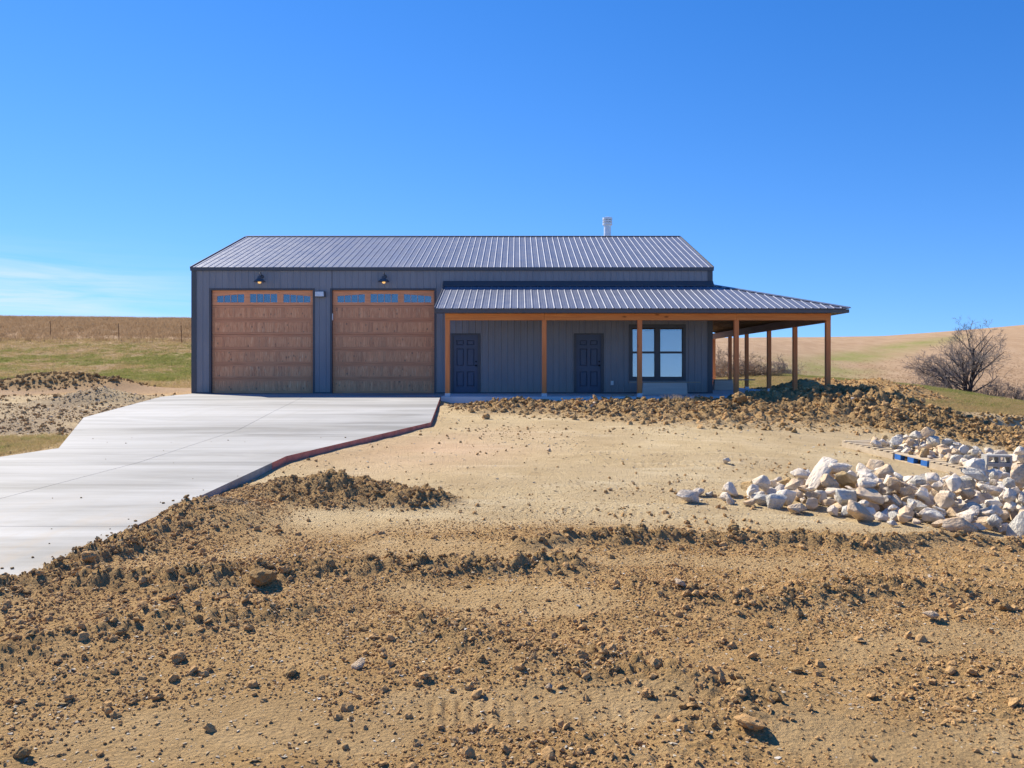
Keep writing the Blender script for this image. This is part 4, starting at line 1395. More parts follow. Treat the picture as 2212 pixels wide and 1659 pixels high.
# far heap lies along a row of pallets
PAL = [(6.62, 17.0), (7.75, 13.2)]
pdir = Vector((PAL[1][0] - PAL[0][0], PAL[1][1] - PAL[0][1], 0)).normalized()
prot = math.atan2(pdir.y, pdir.x)
def pallet(dist, L, wdt, label, kind):
    """Deck boards on blocks; its long side runs along the row."""
    c = Vector((PAL[0][0], PAL[0][1], 0)) + pdir * dist
    nrm = Vector((-pdir.y, pdir.x, 0))
    ctr = c + pdir * L / 2 + nrm * wdt / 2
    zb = min(gz((c + pdir * q * L).x, (c + pdir * q * L).y) for q in (0, .5, 1)) + .0
    za = gz(c.x, c.y); zc = gz((c + pdir * L).x, (c + pdir * L).y)
    t = thing('wooden_pallet', (ctr.x, ctr.y, (za + zc) / 2), label, 'pallet', 'pallets under the far rock heap')
    t.rotation_euler = (0, -math.atan2(zc - za, L), prot)
    bl = 'blue' if kind == 'blue' else ('pallet_end' if kind == 'brown' else 'pallet')
    dk = 'pallet'
    def part(name, a, b, mk):
        m_ = MB(); m_.box(a, b)
        me = m_.mesh(name, mk)
        o = bpy.data.objects.new(name, me); COL.objects.link(o); o.parent = t
        return o
    for yy in (-wdt / 2, -.05, wdt / 2 - .10):
        if kind == 'pale':
            part('stringer', (-L / 2, yy, .0), (L / 2, yy + .04, .105), bl)
        else:
            for xx in (-L / 2, -.075, L / 2 - .15):
                part('block', (xx, yy, .018), (xx + .15, yy + .10, .115), bl)
            part('base_board', (-L / 2, yy, 0.0), (L / 2, yy + .10, .0175), dk)
    n = 9
    for k in range(n):
        u = -L / 2 + (L - .09) * k / (n - 1)
        part('deck_board', (u, -wdt / 2, .1155), (u + .09, wdt / 2, .133), dk)
    return t
pallet(0.0, 1.45, 1.1, 'bleached wooden pallet at the tip of the far rock heap nearest the mound', 'pale')
pallet(1.50, .80, 1.1, 'pallet with chunky blue painted blocks under the far rock heap', 'blue')
pallet(2.35, 1.22, 1.1, 'bleached wooden pallet between the blue pallet and the concrete blocks', 'pale')
pallet(3.62, 1.22, 1.1, 'brown blocked wooden pallet in front of the concrete blocks', 'brown')
pn = Vector((-pdir.y, pdir.x, 0))
heapF = Heap(5.5, 14, 11, 21)
# pallets lift the heap
cu = (heapF.gx - PAL[0][0]) * pdir.x + (heapF.gy - PAL[0][1]) * pdir.y
cvv = (heapF.gx - PAL[0][0]) * pn.x + (heapF.gy - PAL[0][1]) * pn.y
heapF.h[(cu > 0) & (cu < 4.85) & (cvv > 0) & (cvv < 1.1)] += .135
def fill(H, n, sampler, sizes, heap, seed, stuff=False, pack=.40):
    """Drops rocks side by side (no two of a layer closer than their own width allows)."""
    r = random.Random(seed)
    random.seed(seed)
    done, tries = [], 0
    while len(done) < n and tries < 9000:
        tries += 1
        x, y = sampler(r)
        s_ = r.choice(sizes) * 1.04
        if any((x - a) ** 2 + (y - b) ** 2 < (pack * (s_ + c)) ** 2 for a, b, c in done):
            continue
        o = H.drop(x, y, s_, pick_kind(r), heap)
        if o is None:
            continue
        done.append((x, y, s_))
        if stuff:
            rocks.pop()
            hidden.append(o)
    print(heap, len(done))
hidden = []
def join_hidden(name, parent=None):
    """Rocks deep in a heap, which nobody could count: one mesh."""
    vs, fs, mi, o0 = [], [], [], 0
    keys = list(BYMAT)
    for o in hidden:
        me = o.data
        co = np.empty(len(me.vertices) * 3, np.float32); me.vertices.foreach_get('co', co)
        mw = np.array(Matrix.LocRotScale(o.location, o.rotation_euler, o.scale))
        co = co.reshape(-1, 3) @ mw[:3, :3].T + mw[:3, 3]
        vs += co.tolist()
        fs += [[i + o0 for i in p.vertices] for p in me.polygons]
        k = next(j for j, q in enumerate(keys) if me.materials[0] == mat(q))
        mi += [k] * len(me.polygons)
        o0 += len(me.vertices)
        bpy.data.objects.remove(o)
    hidden.clear()
    me = bpy.data.meshes.new(name)
    me.from_pydata(vs, [], fs)
    for k in keys:
        me.materials.append(mat(k))
    me.polygons.foreach_set('material_index', mi)
    o = bpy.data.objects.new(name, me); COL.objects.link(o)
    o['kind'] = 'stuff'
    return o
SIZES = (.15, .19, .22, .25, .28, .31, .35, .41)
def far_pt(u0, u1, v0, v1):
    def f(r):
        while True:
            u, v = r.uniform(u0, u1), r.uniform(v0, v1)
            if 3.15 < u < 3.95 and v < .52:
                continue
            if u < .8 and abs(v - 1.0) > .25 + u * .9:
                continue
            q = Vector((PAL[0][0], PAL[0][1], 0)) + pdir * u + pn * v
            return q.x, q.y
    return f
fill(heapF, 200, far_pt(.4, 5.4, .34, 2.3), SIZES, 'far', 1, True)
fill(heapF, 90, far_pt(.7, 5.2, .6, 1.9), SIZES, 'far', 14, True)
fill(heapF, 32, far_pt(.25, 5.9, .16, .40), SIZES, 'far', 2, False, .36)
fill(heapF, 60, far_pt(.45, 5.2, .35, 1.9), SIZES, 'far', 3)
fill(heapF, 20, far_pt(.7, 4.6, .60, 1.5), SIZES, 'far', 4)
join_hidden('far_rock_rubble')
heapN = Heap(1.6, 10.0, 8, 14.2)
outline = [(2.45, 10.65), (2.95, 9.95), (3.6, 9.45), (4.2, 9.1), (5.2, 9.05), (6.4, 9.1), (7.6, 9.3), (8.2, 10.2), (8.8, 13.3), (7.0, 12.9), (5.7, 12.1), (4.6, 12.1), (3.7, 11.7), (2.9, 11.0)]
def near_pt(s0, s1):
    cx_, cy_ = 5.2, 10.35
    def ins(x, y, s_):
        return bool(in_poly(np.array([cx_ + (x - cx_) / s_]), np.array([cy_ + (y - cy_) / s_]), outline)[0])
    def f(r):
        while True:
            x, y = r.uniform(2.4, 8.9), r.uniform(8.8, 13.4)
            if ins(x, y, s1) and not (s0 and ins(x, y, s0)):
                return x, y
    return f
fill(heapN, 360, near_pt(0, .88), SIZES, 'near', 5, True)
fill(heapN, 150, near_pt(0, .62), SIZES, 'near', 15, True)
fill(heapN, 60, near_pt(.86, 1.03), SIZES, 'near', 6)
fill(heapN, 100, near_pt(0, .84), SIZES, 'near', 7)
fill(heapN, 70, near_pt(0, .45), SIZES, 'near', 16, True)
fill(heapN, 34, near_pt(0, .50), SIZES, 'near', 8)
join_hidden('near_rock_rubble')
# rocks the photograph shows one by one
def single(x, y, size, mk, label, rot=None, scl=None, idx=0):
    o = heapN.drop(x, y, size, mk, 'single', .25, BYMAT[mk][idx % len(BYMAT[mk])], scl, rot)
    rocks.pop()
    tag(o, label, 'rock', 'loose limestone rocks by the near heap')
    return o
single(2.14, 10.32, .42, 'rock_white', 'big rounded white rock lying alone in front of the near heap end', (0, .1, .2), (.42, .34, .34))
single(2.33, 10.75, .24, 'rock_white', 'small white rock tucked behind the big lone rock', None, None, 1)
single(2.62, 10.25, .22, 'rock_white', 'upright egg sized white rock between the lone rock and the near heap', (0, 1.4, .3), (.25, .20, .20), 2)
single(3.02, 10.15, .38, 'rock_grey', 'low grey wedge of rock lying at the near heap end', (0, .25, -.35), (.42, .30, .24))
single(3.28, 9.72, .36, 'rock_tan', 'long pointed tan rock at the front foot of the near heap', (.0, -.2, .5), (.40, .23, .25))
single(3.35, 13.4, .17, 'rock_white', 'small white rock alone on the bare yard behind the near heap', None, (.2, .18, .2), 3)
single(3.95, 10.75, .70, 'rock_white', 'long slab of pale rock leaning up against the near heap', (.1, -.75, .5), (.86, .40, .22), 4)
single(4.85, 9.05, .58, 'rock_tan', 'broad pitted tan rock bridging the front of the near heap', (0, .05, .1), (.56, .32, .30), 1)
single(5.45, 9.05, .50, 'rock_grey', 'tall grey wedge of rock standing at the front of the near heap', (.3, -1.15, .2), (.58, .38, .36), 1)
single(6.2, 9.8, .44, 'rock_white', 'steep white pointed rock standing out of the near heap', (.2, -1.1, .1), (.48, .40, .36), 5)
single(5.75, 10.4, .50, 'rock_grey', 'big flat topped grey rock near the back of the near heap', (.1, .3, .1), (.52, .38, .30), 2)

# labels for the heaps: colour, size and place, then order along the row
SZ = lambda s: 'small' if s < .25 else ('middling' if s < .35 else 'large')
def place(h, x, y, z):
    g_ = gz(x, y)
    if h == 'near':
        if z - g_ > .26: return 'on the near heap top'
        if y < 9.65: return 'at the near heap front foot'
        if x < 3.5: return 'at the near heap tail'
        if y > 11.0: return 'on the near heap back'
        return 'inside the near heap middle'
    u = (x - PAL[0][0]) * pdir.x + (y - PAL[0][1]) * pdir.y
    v = (x - PAL[0][0]) * pn.x + (y - PAL[0][1]) * pn.y
    if z - g_ > .36: return 'on the far heap top'
    if v > 1.35: return 'on the far heap back'
    if u < 1.26: return 'over the far heap tip pallet'
    if u < 2.3: return 'over the far heap blue pallet'
    return 'beyond the far heap blue pallet'
ORD = ['first', 'second', 'third', 'fourth', 'fifth', 'sixth', 'seventh', 'eighth', 'ninth', 'tenth', 'eleventh', 'twelfth', 'thirteenth', 'fourteenth', 'fifteenth', 'sixteenth', 'seventeenth', 'eighteenth', 'nineteenth', 'twentieth'] + ['twenty' + q for q in ('first', 'second', 'third', 'fourth', 'fifth', 'sixth', 'seventh', 'eighth', 'ninth')] + ['thirtieth'] + ['thirty' + q for q in ('first', 'second', 'third', 'fourth', 'fifth', 'sixth', 'seventh', 'eighth', 'ninth')] + ['fortieth'] + ['forty' + q for q in ('first', 'second', 'third', 'fourth', 'fifth')]
bins = {}
for r_ in rocks:
    o, s, mk, h, x, y, z = r_
    bins.setdefault((SZ(s), WORD[mk], place(h, x, y, z), h), []).append(r_)
for (sz, wd, pl, h), rs in bins.items():
    rs.sort(key=lambda q: q[4] / q[5])
    for k, r_ in enumerate(rs):
        if len(rs) == 1:
            lab = f'only {sz} {wd} rock {pl}'
        else:
            lab = f'{ORD[k]} {sz} {wd} rock from the driveway, {pl}'
        tag(r_[0], lab, 'rock', 'limestone rocks heaped in the yard')

# concrete blocks on the pallet
def cinder(c, z, rot, label):
    me = MB()
    L, w, h = .40, .20, .155
    # hollow block lying on its side: two cells open towards the yard
    me.box((-L / 2, -w / 2, 0), (L / 2, w / 2, .032)); me.box((-L / 2, -w / 2, h - .032), (L / 2, w / 2, h))
    for u in (-L / 2, -.016, L / 2 - .032):
        me.box((u, -w / 2 + .001, .0325), (u + .032, w / 2 - .001, h - .0325))
    o = me.build('concrete_block', 'block', None, bevel=.004, loc=(c[0], c[1], z))
    o.rotation_euler.z = rot
    return tag(o, label, 'block', 'concrete blocks beside the far rock heap')
q = Vector((PAL[0][0], PAL[0][1], 0)) + pdir * 3.58 + pn * .20
zb = gz(q.x, q.y) + .135
cinder(q, zb, -.10, 'lower hollow concrete block of the pair stacked on the pallet')
cinder((q.x + .01, q.y), zb + .157, -.08, 'upper hollow concrete block of the pair stacked on the pallet')

# ------------------------------------------------------------------ scattered stuff (instanced lumps, chips, grass)
PROTO = bpy.data.collections.new('lumps')
def proto_coll(name, meshes):
    c = bpy.data.collections.new(name)
    for i, me in enumerate(meshes):
        o = bpy.data.objects.new(f'{name}_{i:02d}', me)
        c.objects.link(o)
    return c
def scatter(name, pts, scl, rot, coll, nproto):
    n = len(pts)
    me = bpy.data.meshes.new(name)
    me.vertices.add(n)
    me.vertices.foreach_set('co', np.asarray(pts, np.float32).ravel())
    for nm, arr in (('scl', scl), ('rot', rot)):
        a = me.attributes.new(nm, 'FLOAT_VECTOR', 'POINT')
        a.data.foreach_set('vector', np.asarray(arr, np.float32).ravel())
    a = me.attributes.new('idx', 'INT', 'POINT')
    a.data.foreach_set('value', rng.integers(0, nproto, n).astype(np.int32))
    o = bpy.data.objects.new(name, me)
    COL.objects.link(o)
    g = bpy.data.node_groups.new(name, 'GeometryNodeTree')
    g.interface.new_socket('Geometry', in_out='INPUT', socket_type='NodeSocketGeometry')
    g.interface.new_socket('Geometry', in_out='OUTPUT', socket_type='NodeSocketGeometry')
    N = g.nodes.new
    gi, go = N('NodeGroupInput'), N('NodeGroupOutput')
    ip = N('GeometryNodeInstanceOnPoints')
    ci = N('GeometryNodeCollectionInfo')
    ci.inputs['Collection'].default_value = coll
    ci.inputs['Separate Children'].default_value = True
    ci.inputs['Reset Children'].default_value = True
    def na(nm, t):
        x = N('GeometryNodeInputNamedAttribute'); x.data_type = t; x.inputs['Name'].default_value = nm
        return x.outputs['Attribute']
    L = g.links.new
    L(gi.outputs[0], ip.inputs['Points']); L(ci.outputs[0], ip.inputs['Instance'])
    ip.inputs['Pick Instance'].default_value = True
    L(na('idx', 'INT'), ip.inputs['Instance Index'])
    e = N('FunctionNodeEulerToRotation')
    L(na('rot', 'FLOAT_VECTOR'), e.inputs[0]); L(e.outputs[0], ip.inputs['Rotation'])
    L(na('scl', 'FLOAT_VECTOR'), ip.inputs['Scale'])
    L(ip.outputs[0], go.inputs[0])
    md = o.modifiers.new('scatter', 'NODES')
    md.node_group = g
    o['kind'] = 'stuff'
    return o

def clod_mesh(seed, mk, sub=2, amp=.46):
    from mathutils import noise as mn
    bm = bmesh.new()
    bmesh.ops.create_icosphere(bm, subdivisions=sub, radius=.5)
    off = Vector((seed * 2.3, seed * 5.1, seed * 1.1))
    for v in bm.verts:
        k = 1 + amp * mn.fractal(v.co * 3.2 + off, .8, 2.0, 3) + amp * .7 * mn.noise(v.co * 2.0 - off)
        v.co *= k
        v.co.z *= .82
    me = bpy.data.meshes.new('clod'); bm.to_mesh(me); bm.free()
    me.materials.append(mat(mk))
    return me
def chip_mesh(seed, mk):
    r = random.Random(seed)
    bm = bmesh.new()
    for _ in range(10):
        t = r.uniform(0, 6.28); q = r.uniform(.6, 1)
        bm.verts.new((.5 * q * math.cos(t), .36 * q * math.sin(t), r.uniform(-.13, .13)))
    h = bmesh.ops.convex_hull(bm, input=list(bm.verts))
    bmesh.ops.delete(bm, geom=[g for g in h['geom_interior'] if isinstance(g, bmesh.types.BMVert)], context='VERTS')
    bmesh.ops.recalc_face_normals(bm, faces=bm.faces)
    me = bpy.data.meshes.new('chip'); bm.to_mesh(me); bm.free()
    me.materials.append(mat(mk))
    return me
C_CLOD = proto_coll('clod', [clod_mesh(i, 'clod') for i in range(7)])
C_DAMP = proto_coll('dampclod', [clod_mesh(20 + i, 'clod_damp') for i in range(7)])
C_CHIP = proto_coll('chip', [chip_mesh(i, 'chip') for i in range(8)])

def sample_area(n, y0, y1, spread=.75, power=1.0):
    """Points over the wedge in front of the camera, evenly per square metre when power = 1."""
    u = rng.random(n)
    y = np.sqrt(y0 ** 2 + u * (y1 ** 2 - y0 ** 2)) if power == 1 else y0 * (y1 / y0) ** u
    x = (rng.random(n) * 2 - 1) * spread * (y + .6)
    return x, y
def free_of_concrete(x, y, edge=True):
    k = ~in_poly(x, y, DRIVE)
    k &= ~((x > -2.5) & (x < 10.3) & (y > 26.3) & (y < 43.4))
    k &= ~((x > X0 - .1) & (x < X1 + .1) & (y > 29.6))
    return k
def scatter_clods(name, coll, npr, n, y0, y1, smin, smax, pw, prob, flat=.8, sink=.25, power=1.0, edge_over=False, tilt=3.1):
    n = int(n * 1.22)
    x, y = sample_area(n, y0, y1, .92, power)
    cv = covers(x, y)
    keep = rng.random(n) < prob(x, y, cv)
    keep &= free_of_concrete(x, y)
    x, y = x[keep], y[keep]
    s = smin * (smax / smin) ** (rng.random(len(x)) ** pw)
    z = ground_z(x, y) + s * (.5 - sink) * flat
    scl = np.stack([s * rng.uniform(.8, 1.25, len(x)), s * rng.uniform(.8, 1.2, len(x)), s * flat * rng.uniform(.75, 1.15, len(x))], 1)
    rot = np.stack([rng.uniform(-tilt, tilt, len(x)) * .3, rng.uniform(-tilt, tilt, len(x)) * .3, rng.uniform(0, 6.28, len(x))], 1)
    print(name, len(x))
    return scatter(name, np.stack([x, y, z], 1), scl, rot, coll, npr)

cl1 = lambda x, y, f, s: np.clip(.5 + 2.2 * fbm(x * f, y * f, 3, s), 0, 1)
scatter_clods('soil_crumbs', C_CLOD, 7, 300000, 2.8, 11.5, .005, .022, 1.5, lambda x, y, c: np.clip(c['rough'] * (.22 + .78 * cl1(x, y, .8, 201)) + .03, 0, 1), sink=.25, flat=.7)
scatter_clods('soil_clods', C_CLOD, 7, 16000, 2.8, 11.5, .022, .070, 2.0, lambda x, y, c: c['rough'] * (.05 + 1.0 * cl1(x, y, .7, 203) * cl1(x, y, 2.4, 205)) + .6 * c['bs'] + .5 * c['pile'], sink=.30)
scatter_clods('damp_soil_clods', C_DAMP, 7, 30000, 2.8, 12, .014, .072, 2.0, lambda x, y, c: np.clip(.60 * c['bs'] + .7 * c['pile'], 0, 1), sink=.32)
scatter_clods('mound_clods', C_CLOD, 7, 200000, 17.5, 28, .018, .18, 4.4, lambda x, y, c: np.clip(c['berm'] * (.10 + .75 * cl1(x, y, .8, 209)), 0, 1) * .35 * np.where((x < 7) & (y > 25.0), .06, 1), sink=.36)
scatter_clods('damp_mound_clods', C_DAMP, 7, 300000, 17.5, 28, .018, .17, 4.2, lambda x, y, c: np.clip(c['berm'] * (.15 + .85 * cl1(x, y, .6, 219)), 0, 1) * .70 * np.where((x < 7) & (y > 25.0), .06, 1), sink=.36)
scatter_clods('stone_chips', C_CHIP, 8, 80000, 2.8, 12, .008, .036, 1.9, lambda x, y, c: .10 + .75 * np.clip(c['rough'] * cl1(x, y, .9, 211), 0, 1) + .5 * c['gravel'], flat=.8, sink=.36, tilt=.9)
scatter_clods('yard_pebbles', C_CHIP, 8, 60000, 9.5, 26, .015, .075, 2.8, lambda x, y, c: c['packed'] * (.05 + .45 * cl1(x, y, .5, 213) ** 2 + .5 * c['gravel']), flat=.9, sink=.30, tilt=1.2)
scatter_clods('yard_crumbs', C_CLOD, 7, 40000, 8.5, 26, .015, .065, 2.8, lambda x, y, c: c['packed'] * (.02 + .5 * cl1(x, y, .45, 215) ** 3), flat=.8, sink=.2)
scatter_clods('lot_gravel', C_CHIP, 8, 90000, 17, 36, .03, .10, 2.4, lambda x, y, c: np.clip(c['gravel'] * (x < -8) * .22 + ss(1.6, .8, np.hypot(x + 13, y - 26.2)), 0, 1), sink=.25, flat=1.0, tilt=2)
scatter_clods('lot_clods', C_CLOD, 7, 90000, 17, 38, .03, .12, 2.6, lambda x, y, c: np.clip(c['gravel'] * (x < -8) * .35 + c['heaps'] * .8, 0, 1), sink=.2)
scatter_clods('spoil_clods', C_DAMP, 7, 60000, 22, 38, .04, .17, 2.4, lambda x, y, c: np.clip(c['dark'] * .9 + c['heaps'] * .08 + .8 * ss(.6, .2, np.abs(y - 26.4)) * (x > 12.5), 0, 1), sink=.2)
# crumbs that have rolled on to the concrete
x, y = sample_area(2600, 6.2, 16, .72)
k = in_poly(x, y, DRIVE)
de, _ = seg_dist(x, y, [(-4.55, 5.6), (-3.98, 7.05), (-3.74, 13.5)])
k &= rng.random(len(x)) < (.05 + .95 * np.exp(-(de / .35) ** 2) * ss(11, 7.5, y))
x, y = x[k], y[k]
s = .012 * 3.2 ** (rng.random(len(x)) ** 2)
scatter('crumbs_on_concrete', np.stack([x, y, drive_z(y) + s * .25], 1), np.stack([s, s, s * .7], 1), np.stack([x * 0, x * 0, rng.uniform(0, 6, len(x))], 1), C_DAMP, 7)

# ------------------------------------------------------------------ clods and stones one can point to
def at(px, py, dz=0.0):
    """A point on the ground seen at a place of the photograph (in 2212 wide units)."""
    k, q = (px - 1117) / 1800, (795 - py) / 1800
    lo, hi = 2.5, 60.0
    ys = np.geomspace(2.6, 60, 1500)
    zz = ground_z(k * ys, ys) - (EYE + q * ys)
    i = int(np.argmax(zz > 0))
    return k * ys[i], ys[i], float(ground_z(np.array([k * ys[i]]), np.array([ys[i]]))[0])
C_BIG = [clod_mesh(50 + i, 'clod_damp', 3, .36) for i in range(4)]
C_BIGL = [clod_mesh(60 + i, 'clod', 3, .36) for i in range(4)]
def named_clod(px, py, w, label, damp=True, i=0, name='dirt_clod', cat='clod', me=None, sc=(1, .9, .85), group='lumps of soil lying in the foreground dirt', rot=None):
    x, y, z = at(px, py)
    s = w / 1800 * y
    o = bpy.data.objects.new(name, me or (C_BIG if damp else C_BIGL)[i % 4])
    COL.objects.link(o)
    o.scale = (s * sc[0], s * sc[1], s * sc[2])
    o.location = (x, y, z + s * sc[2] * .30)
    o.rotation_euler = rot or (random.uniform(-.3, .3), random.uniform(-.3, .3), random.uniform(0, 6))
    return tag(o, label, cat, group)
named_clod(568, 1262, 54, 'biggest round dark clod on the berm of the left foreground', True, 0)
named_clod(1585, 1150, 26, 'dark round clod standing just below the near rock heap', True, 1)
named_clod(1478, 1158, 15, 'small dark clod on the sand short of the near rock heap', True, 2)
named_clod(1598, 870, 32, 'large sunlit clod on the mound in front of the fourth porch post', True, 3)
named_clod(190, 1212, 34, 'brown clod against the edge of the driveway in the left foreground', False, 1)
named_clod(385, 1428, 34, 'knobbly brown clod alone in the open dirt of the lower left', False, 2)
named_clod(420, 1450, 20, 'smaller brown clod beside the knobbly one in the lower left', False, 0)
named_clod(628, 1458, 36, 'flat dark lump casting a shadow at the lower left of centre', True, 3, sc=(1, .7, .5))
named_clod(262, 1372, 24, 'dark rough clod half way down the left foreground', True, 1)
named_clod(1620, 1572, 60, 'broad lumpy brown clod in the lower right foreground', False, 0, sc=(1, .8, .55))
named_clod(2168, 1318, 28, 'dark clod near the right side of the foreground dirt', True, 3)
named_clod(50, 1635, 34, 'dark clod at the bottom left corner of the dirt', True, 2)
named_clod(1720, 1452, 30, 'dark ragged clod casting a shadow in the right foreground', True, 0, sc=(1, .8, .6))
named_clod(1400, 1505, 26, 'brown clod beside pale chips in the lower middle', False, 1)
named_clod(1050, 905, 20, 'rounded clod low on the mound before the first porch post', False, 2)
named_clod(1185, 975, 20, 'grey stone lying on the bare yard below the second porch post', False, 0, 'field_stone', 'stone', BYMAT['rock_tan'][1], (1, .8, .6), 'stones lying loose in the dirt')
SG = 'stones lying loose in the dirt'
named_clod(1472, 1270, 46, 'pale rounded stone standing out of the middle foreground dirt', False, 0, 'field_stone', 'stone', BYMAT['rock_tan'][0], (1, .7, .6), SG, (0, .2, -.3))
named_clod(2012, 1338, 50, 'smooth tan stone in the right foreground dirt', False, 0, 'field_stone', 'stone', BYMAT['rock_tan'][2], (1, .7, .6), SG)
named_clod(775, 1445, 48, 'triangular brown stone standing up in the lower left of centre', False, 0, 'field_stone', 'stone', BYMAT['rock_tan'][3], (1, .8, .8), SG, (0, -.7, .3))
named_clod(1185, 1490, 28, 'rounded tan stone just above the crawler track print', False, 0, 'field_stone', 'stone', BYMAT['rock_tan'][1], (1, .9, .9), SG)
named_clod(1250, 1312, 26, 'flat white stone flake in the middle foreground', False, 0, 'field_stone', 'stone', BYMAT['rock_white'][0], (1, .7, .35), SG, (.2, .2, 1))
named_clod(2012, 1250, 20, 'small white stone in the right foreground below the heap', False, 0, 'field_stone', 'stone', BYMAT['rock_white'][2], (1, .8, .6), SG)
named_clod(134, 1522, 34, 'flat yellowish stone flake at the lower left', False, 0, 'field_stone', 'stone', BYMAT['rock_yellow'][0], (1, .7, .25), SG, (0, 0, .2))
named_clod(550, 1645, 34, 'flat yellow stone flake at the bottom of the left foreground', False, 0, 'field_stone', 'stone', BYMAT['rock_yellow'][0], (1, .7, .25), SG, (.1, 0, .5))
named_clod(1278, 880, 34, 'flat buff flagstone tipped up on the mound before the second entry door', False, 0, 'field_stone', 'stone', BYMAT['rock_tan'][0], (1, .6, .28), SG, (.3, -.75, .2))
named_clod(1842, 872, 12, 'small white stone in the shade on the dark end of the mound', False, 0, 'field_stone', 'stone', BYMAT['rock_white'][3], (1, .8, 1.1), SG)

# ------------------------------------------------------------------ grass
def tuft(seed, mk, n, h, spread, wdt, lean=.35):
    r = random.Random(seed)
    v, f = [], []
    for _ in range(n):
        a = r.uniform(0, 6.28); q = spread * math.sqrt(r.random())
        p = Vector((q * math.cos(a), q * math.sin(a), -.02))
        t = r.uniform(0, 6.28)
        side = Vector((math.cos(t), math.sin(t), 0)) * wdt * r.uniform(.7, 1.2)
        hh = h * r.uniform(.55, 1.0)
        ln = Vector((r.uniform(-1, 1), r.uniform(-1, 1), 0)) * lean * hh
        o = len(v)
        mid = p + Vector((0, 0, hh * .55)) + ln * .35
        tip = p + Vector((0, 0, hh)) + ln
        v += [p - side * .5, p + side * .5, mid + side * .35, mid - side * .35, tip]
        f += [(o, o + 1, o + 2, o + 3), (o + 3, o + 2, o + 4)]
    me = bpy.data.meshes.new('tuft')
    me.from_pydata([tuple(p) for p in v], [], f)
    me.materials.append(mat(mk))
    return me
C_TALL = proto_coll('talltuft', [tuft(i, 'grass_dry', 16, 1.0, .28, .022) for i in range(5)])
C_GREEN = proto_coll('greentuft', [tuft(10 + i, 'grass_green', 20, 1.0, .9, .05, .8) for i in range(5)])
C_TAN = proto_coll('tantuft', [tuft(20 + i, 'grass_tan', 20, 1.0, .9, .05, .8) for i in range(5)])
C_STRAW = proto_coll('strawtuft', [tuft(30 + i, 'straw', 18, 1.0, .5, .03, 1.2) for i in range(3)])
def scatter_grass(name, coll, npr, x, y, prob, h0, h1, wide=1.0):
    cv = covers(x, y)
    keep = (rng.random(len(x)) < prob(x, y, cv)) & free_of_concrete(x, y)
    x, y = x[keep], y[keep]
    h = rng.uniform(h0, h1, len(x))
    z = ground_z(x, y)
    print(name, len(x))
    return scatter(name, np.stack([x, y, z], 1), np.stack([h * wide, h * wide, h], 1), np.stack([x * 0, x * 0, rng.uniform(0, 6.28, len(x))], 1), coll, npr)
def wedge(n, y0, y1, s0, s1):
    u = rng.random(n)
    y = np.sqrt(y0 ** 2 + u * (y1 ** 2 - y0 ** 2))
    return (s0 + (s1 - s0) * rng.random(n)) * y, y
x, y = wedge(52000, 57, 135, -.80, -.20)
scatter_grass('tall_dry_grass', C_TALL, 5, x, y, lambda x, y, c: c['dry'] * ss(57, 60, y + 5 * fbm(x * .12, y * .12, 4, 101)) * (.25 + .7 * cl1(x, y, .2, 231)), .16, .52, 2.2)
x, y = wedge(46000, 33, 61, -.80, -.20)
scatter_grass('pasture_grass', C_GREEN, 5, x, y, lambda x, y, c: c['green'] * .8, .05, .14, 2.2)
scatter_grass('pasture_dry_grass', C_TAN, 5, *wedge(26000, 33, 61, -.80, -.20), lambda x, y, c: c['dry'] * (1 - c['green']) * .6, .05, .16, 2.2)
x, y = wedge(60000, 26.5, 66, .14, .80)
scatter_grass('field_dry_grass', C_TAN, 5, x, y, lambda x, y, c: c['dry'] * (1 - .8 * c['green']) * .8, .05, .15, 2.0)
x, y = wedge(36000, 30, 72, .14, .80)
scatter_grass('field_green_grass', C_GREEN, 5, x, y, lambda x, y, c: c['green'] * .8, .05, .16, 2.0)
x, y = wedge(40000, 75, 190, .10, .80)
scatter_grass('hillside_grass', C_TALL, 5, x, y, lambda x, y, c: c['dry'] * (1 - c['green']) * .9 * ss(190, 120, y), .10, .28, 2.6)
x = rng.uniform(-14.5, -7.6, 16000); y = rng.uniform(11, 18.5, 16000)
scatter_grass('sod_grass', C_TAN, 5, x, y, lambda x, y, c: c['sod'] * .8, .03, .08, 1.2)
x = rng.uniform(-14.5, -7.6, 9000); y = rng.uniform(11, 18.5, 9000)
scatter_grass('sod_green_grass', C_GREEN, 5, x, y, lambda x, y, c: c['sod'] * c['green'] * .7, .03, .08, 1.2)
x = rng.normal(4.65, .30, 26); y = rng.normal(24.2, .3, 26)
scatter_grass('loose_straw', C_STRAW, 3, x, y, lambda x, y, c: x * 0 + 1, .15, .3, 1.3)

# ------------------------------------------------------------------ fence posts on the hill
for px, yy, lab in ((110, 62.0, 'rusty steel fence post on the hill, farthest from the house'), (257, 59.4, 'rusty steel fence post on the hill between the other two'), (393, 57.8, 'rusty steel fence post on the hill beside the house wall')):
    xx = (px - 1117) / 1800 * yy
    zz = gz(xx, yy)
    mb = MB()
    mb.box((-.022, -.004, -.3), (.022, .004, 1.22)); mb.box((-.004, -.030, -.3), (.004, -.0045, 1.22))
    for k in range(9):
        mb.box((-.009, .0045, .25 + k * .1), (.009, .012, .275 + k * .1))
    o = mb.build('fence_post', 'rust', None, loc=(xx, yy, zz))
    o.rotation_euler.y = random.uniform(-.07, .02)
    tag(o, lab, 'fence post', 'fence posts along the hill')

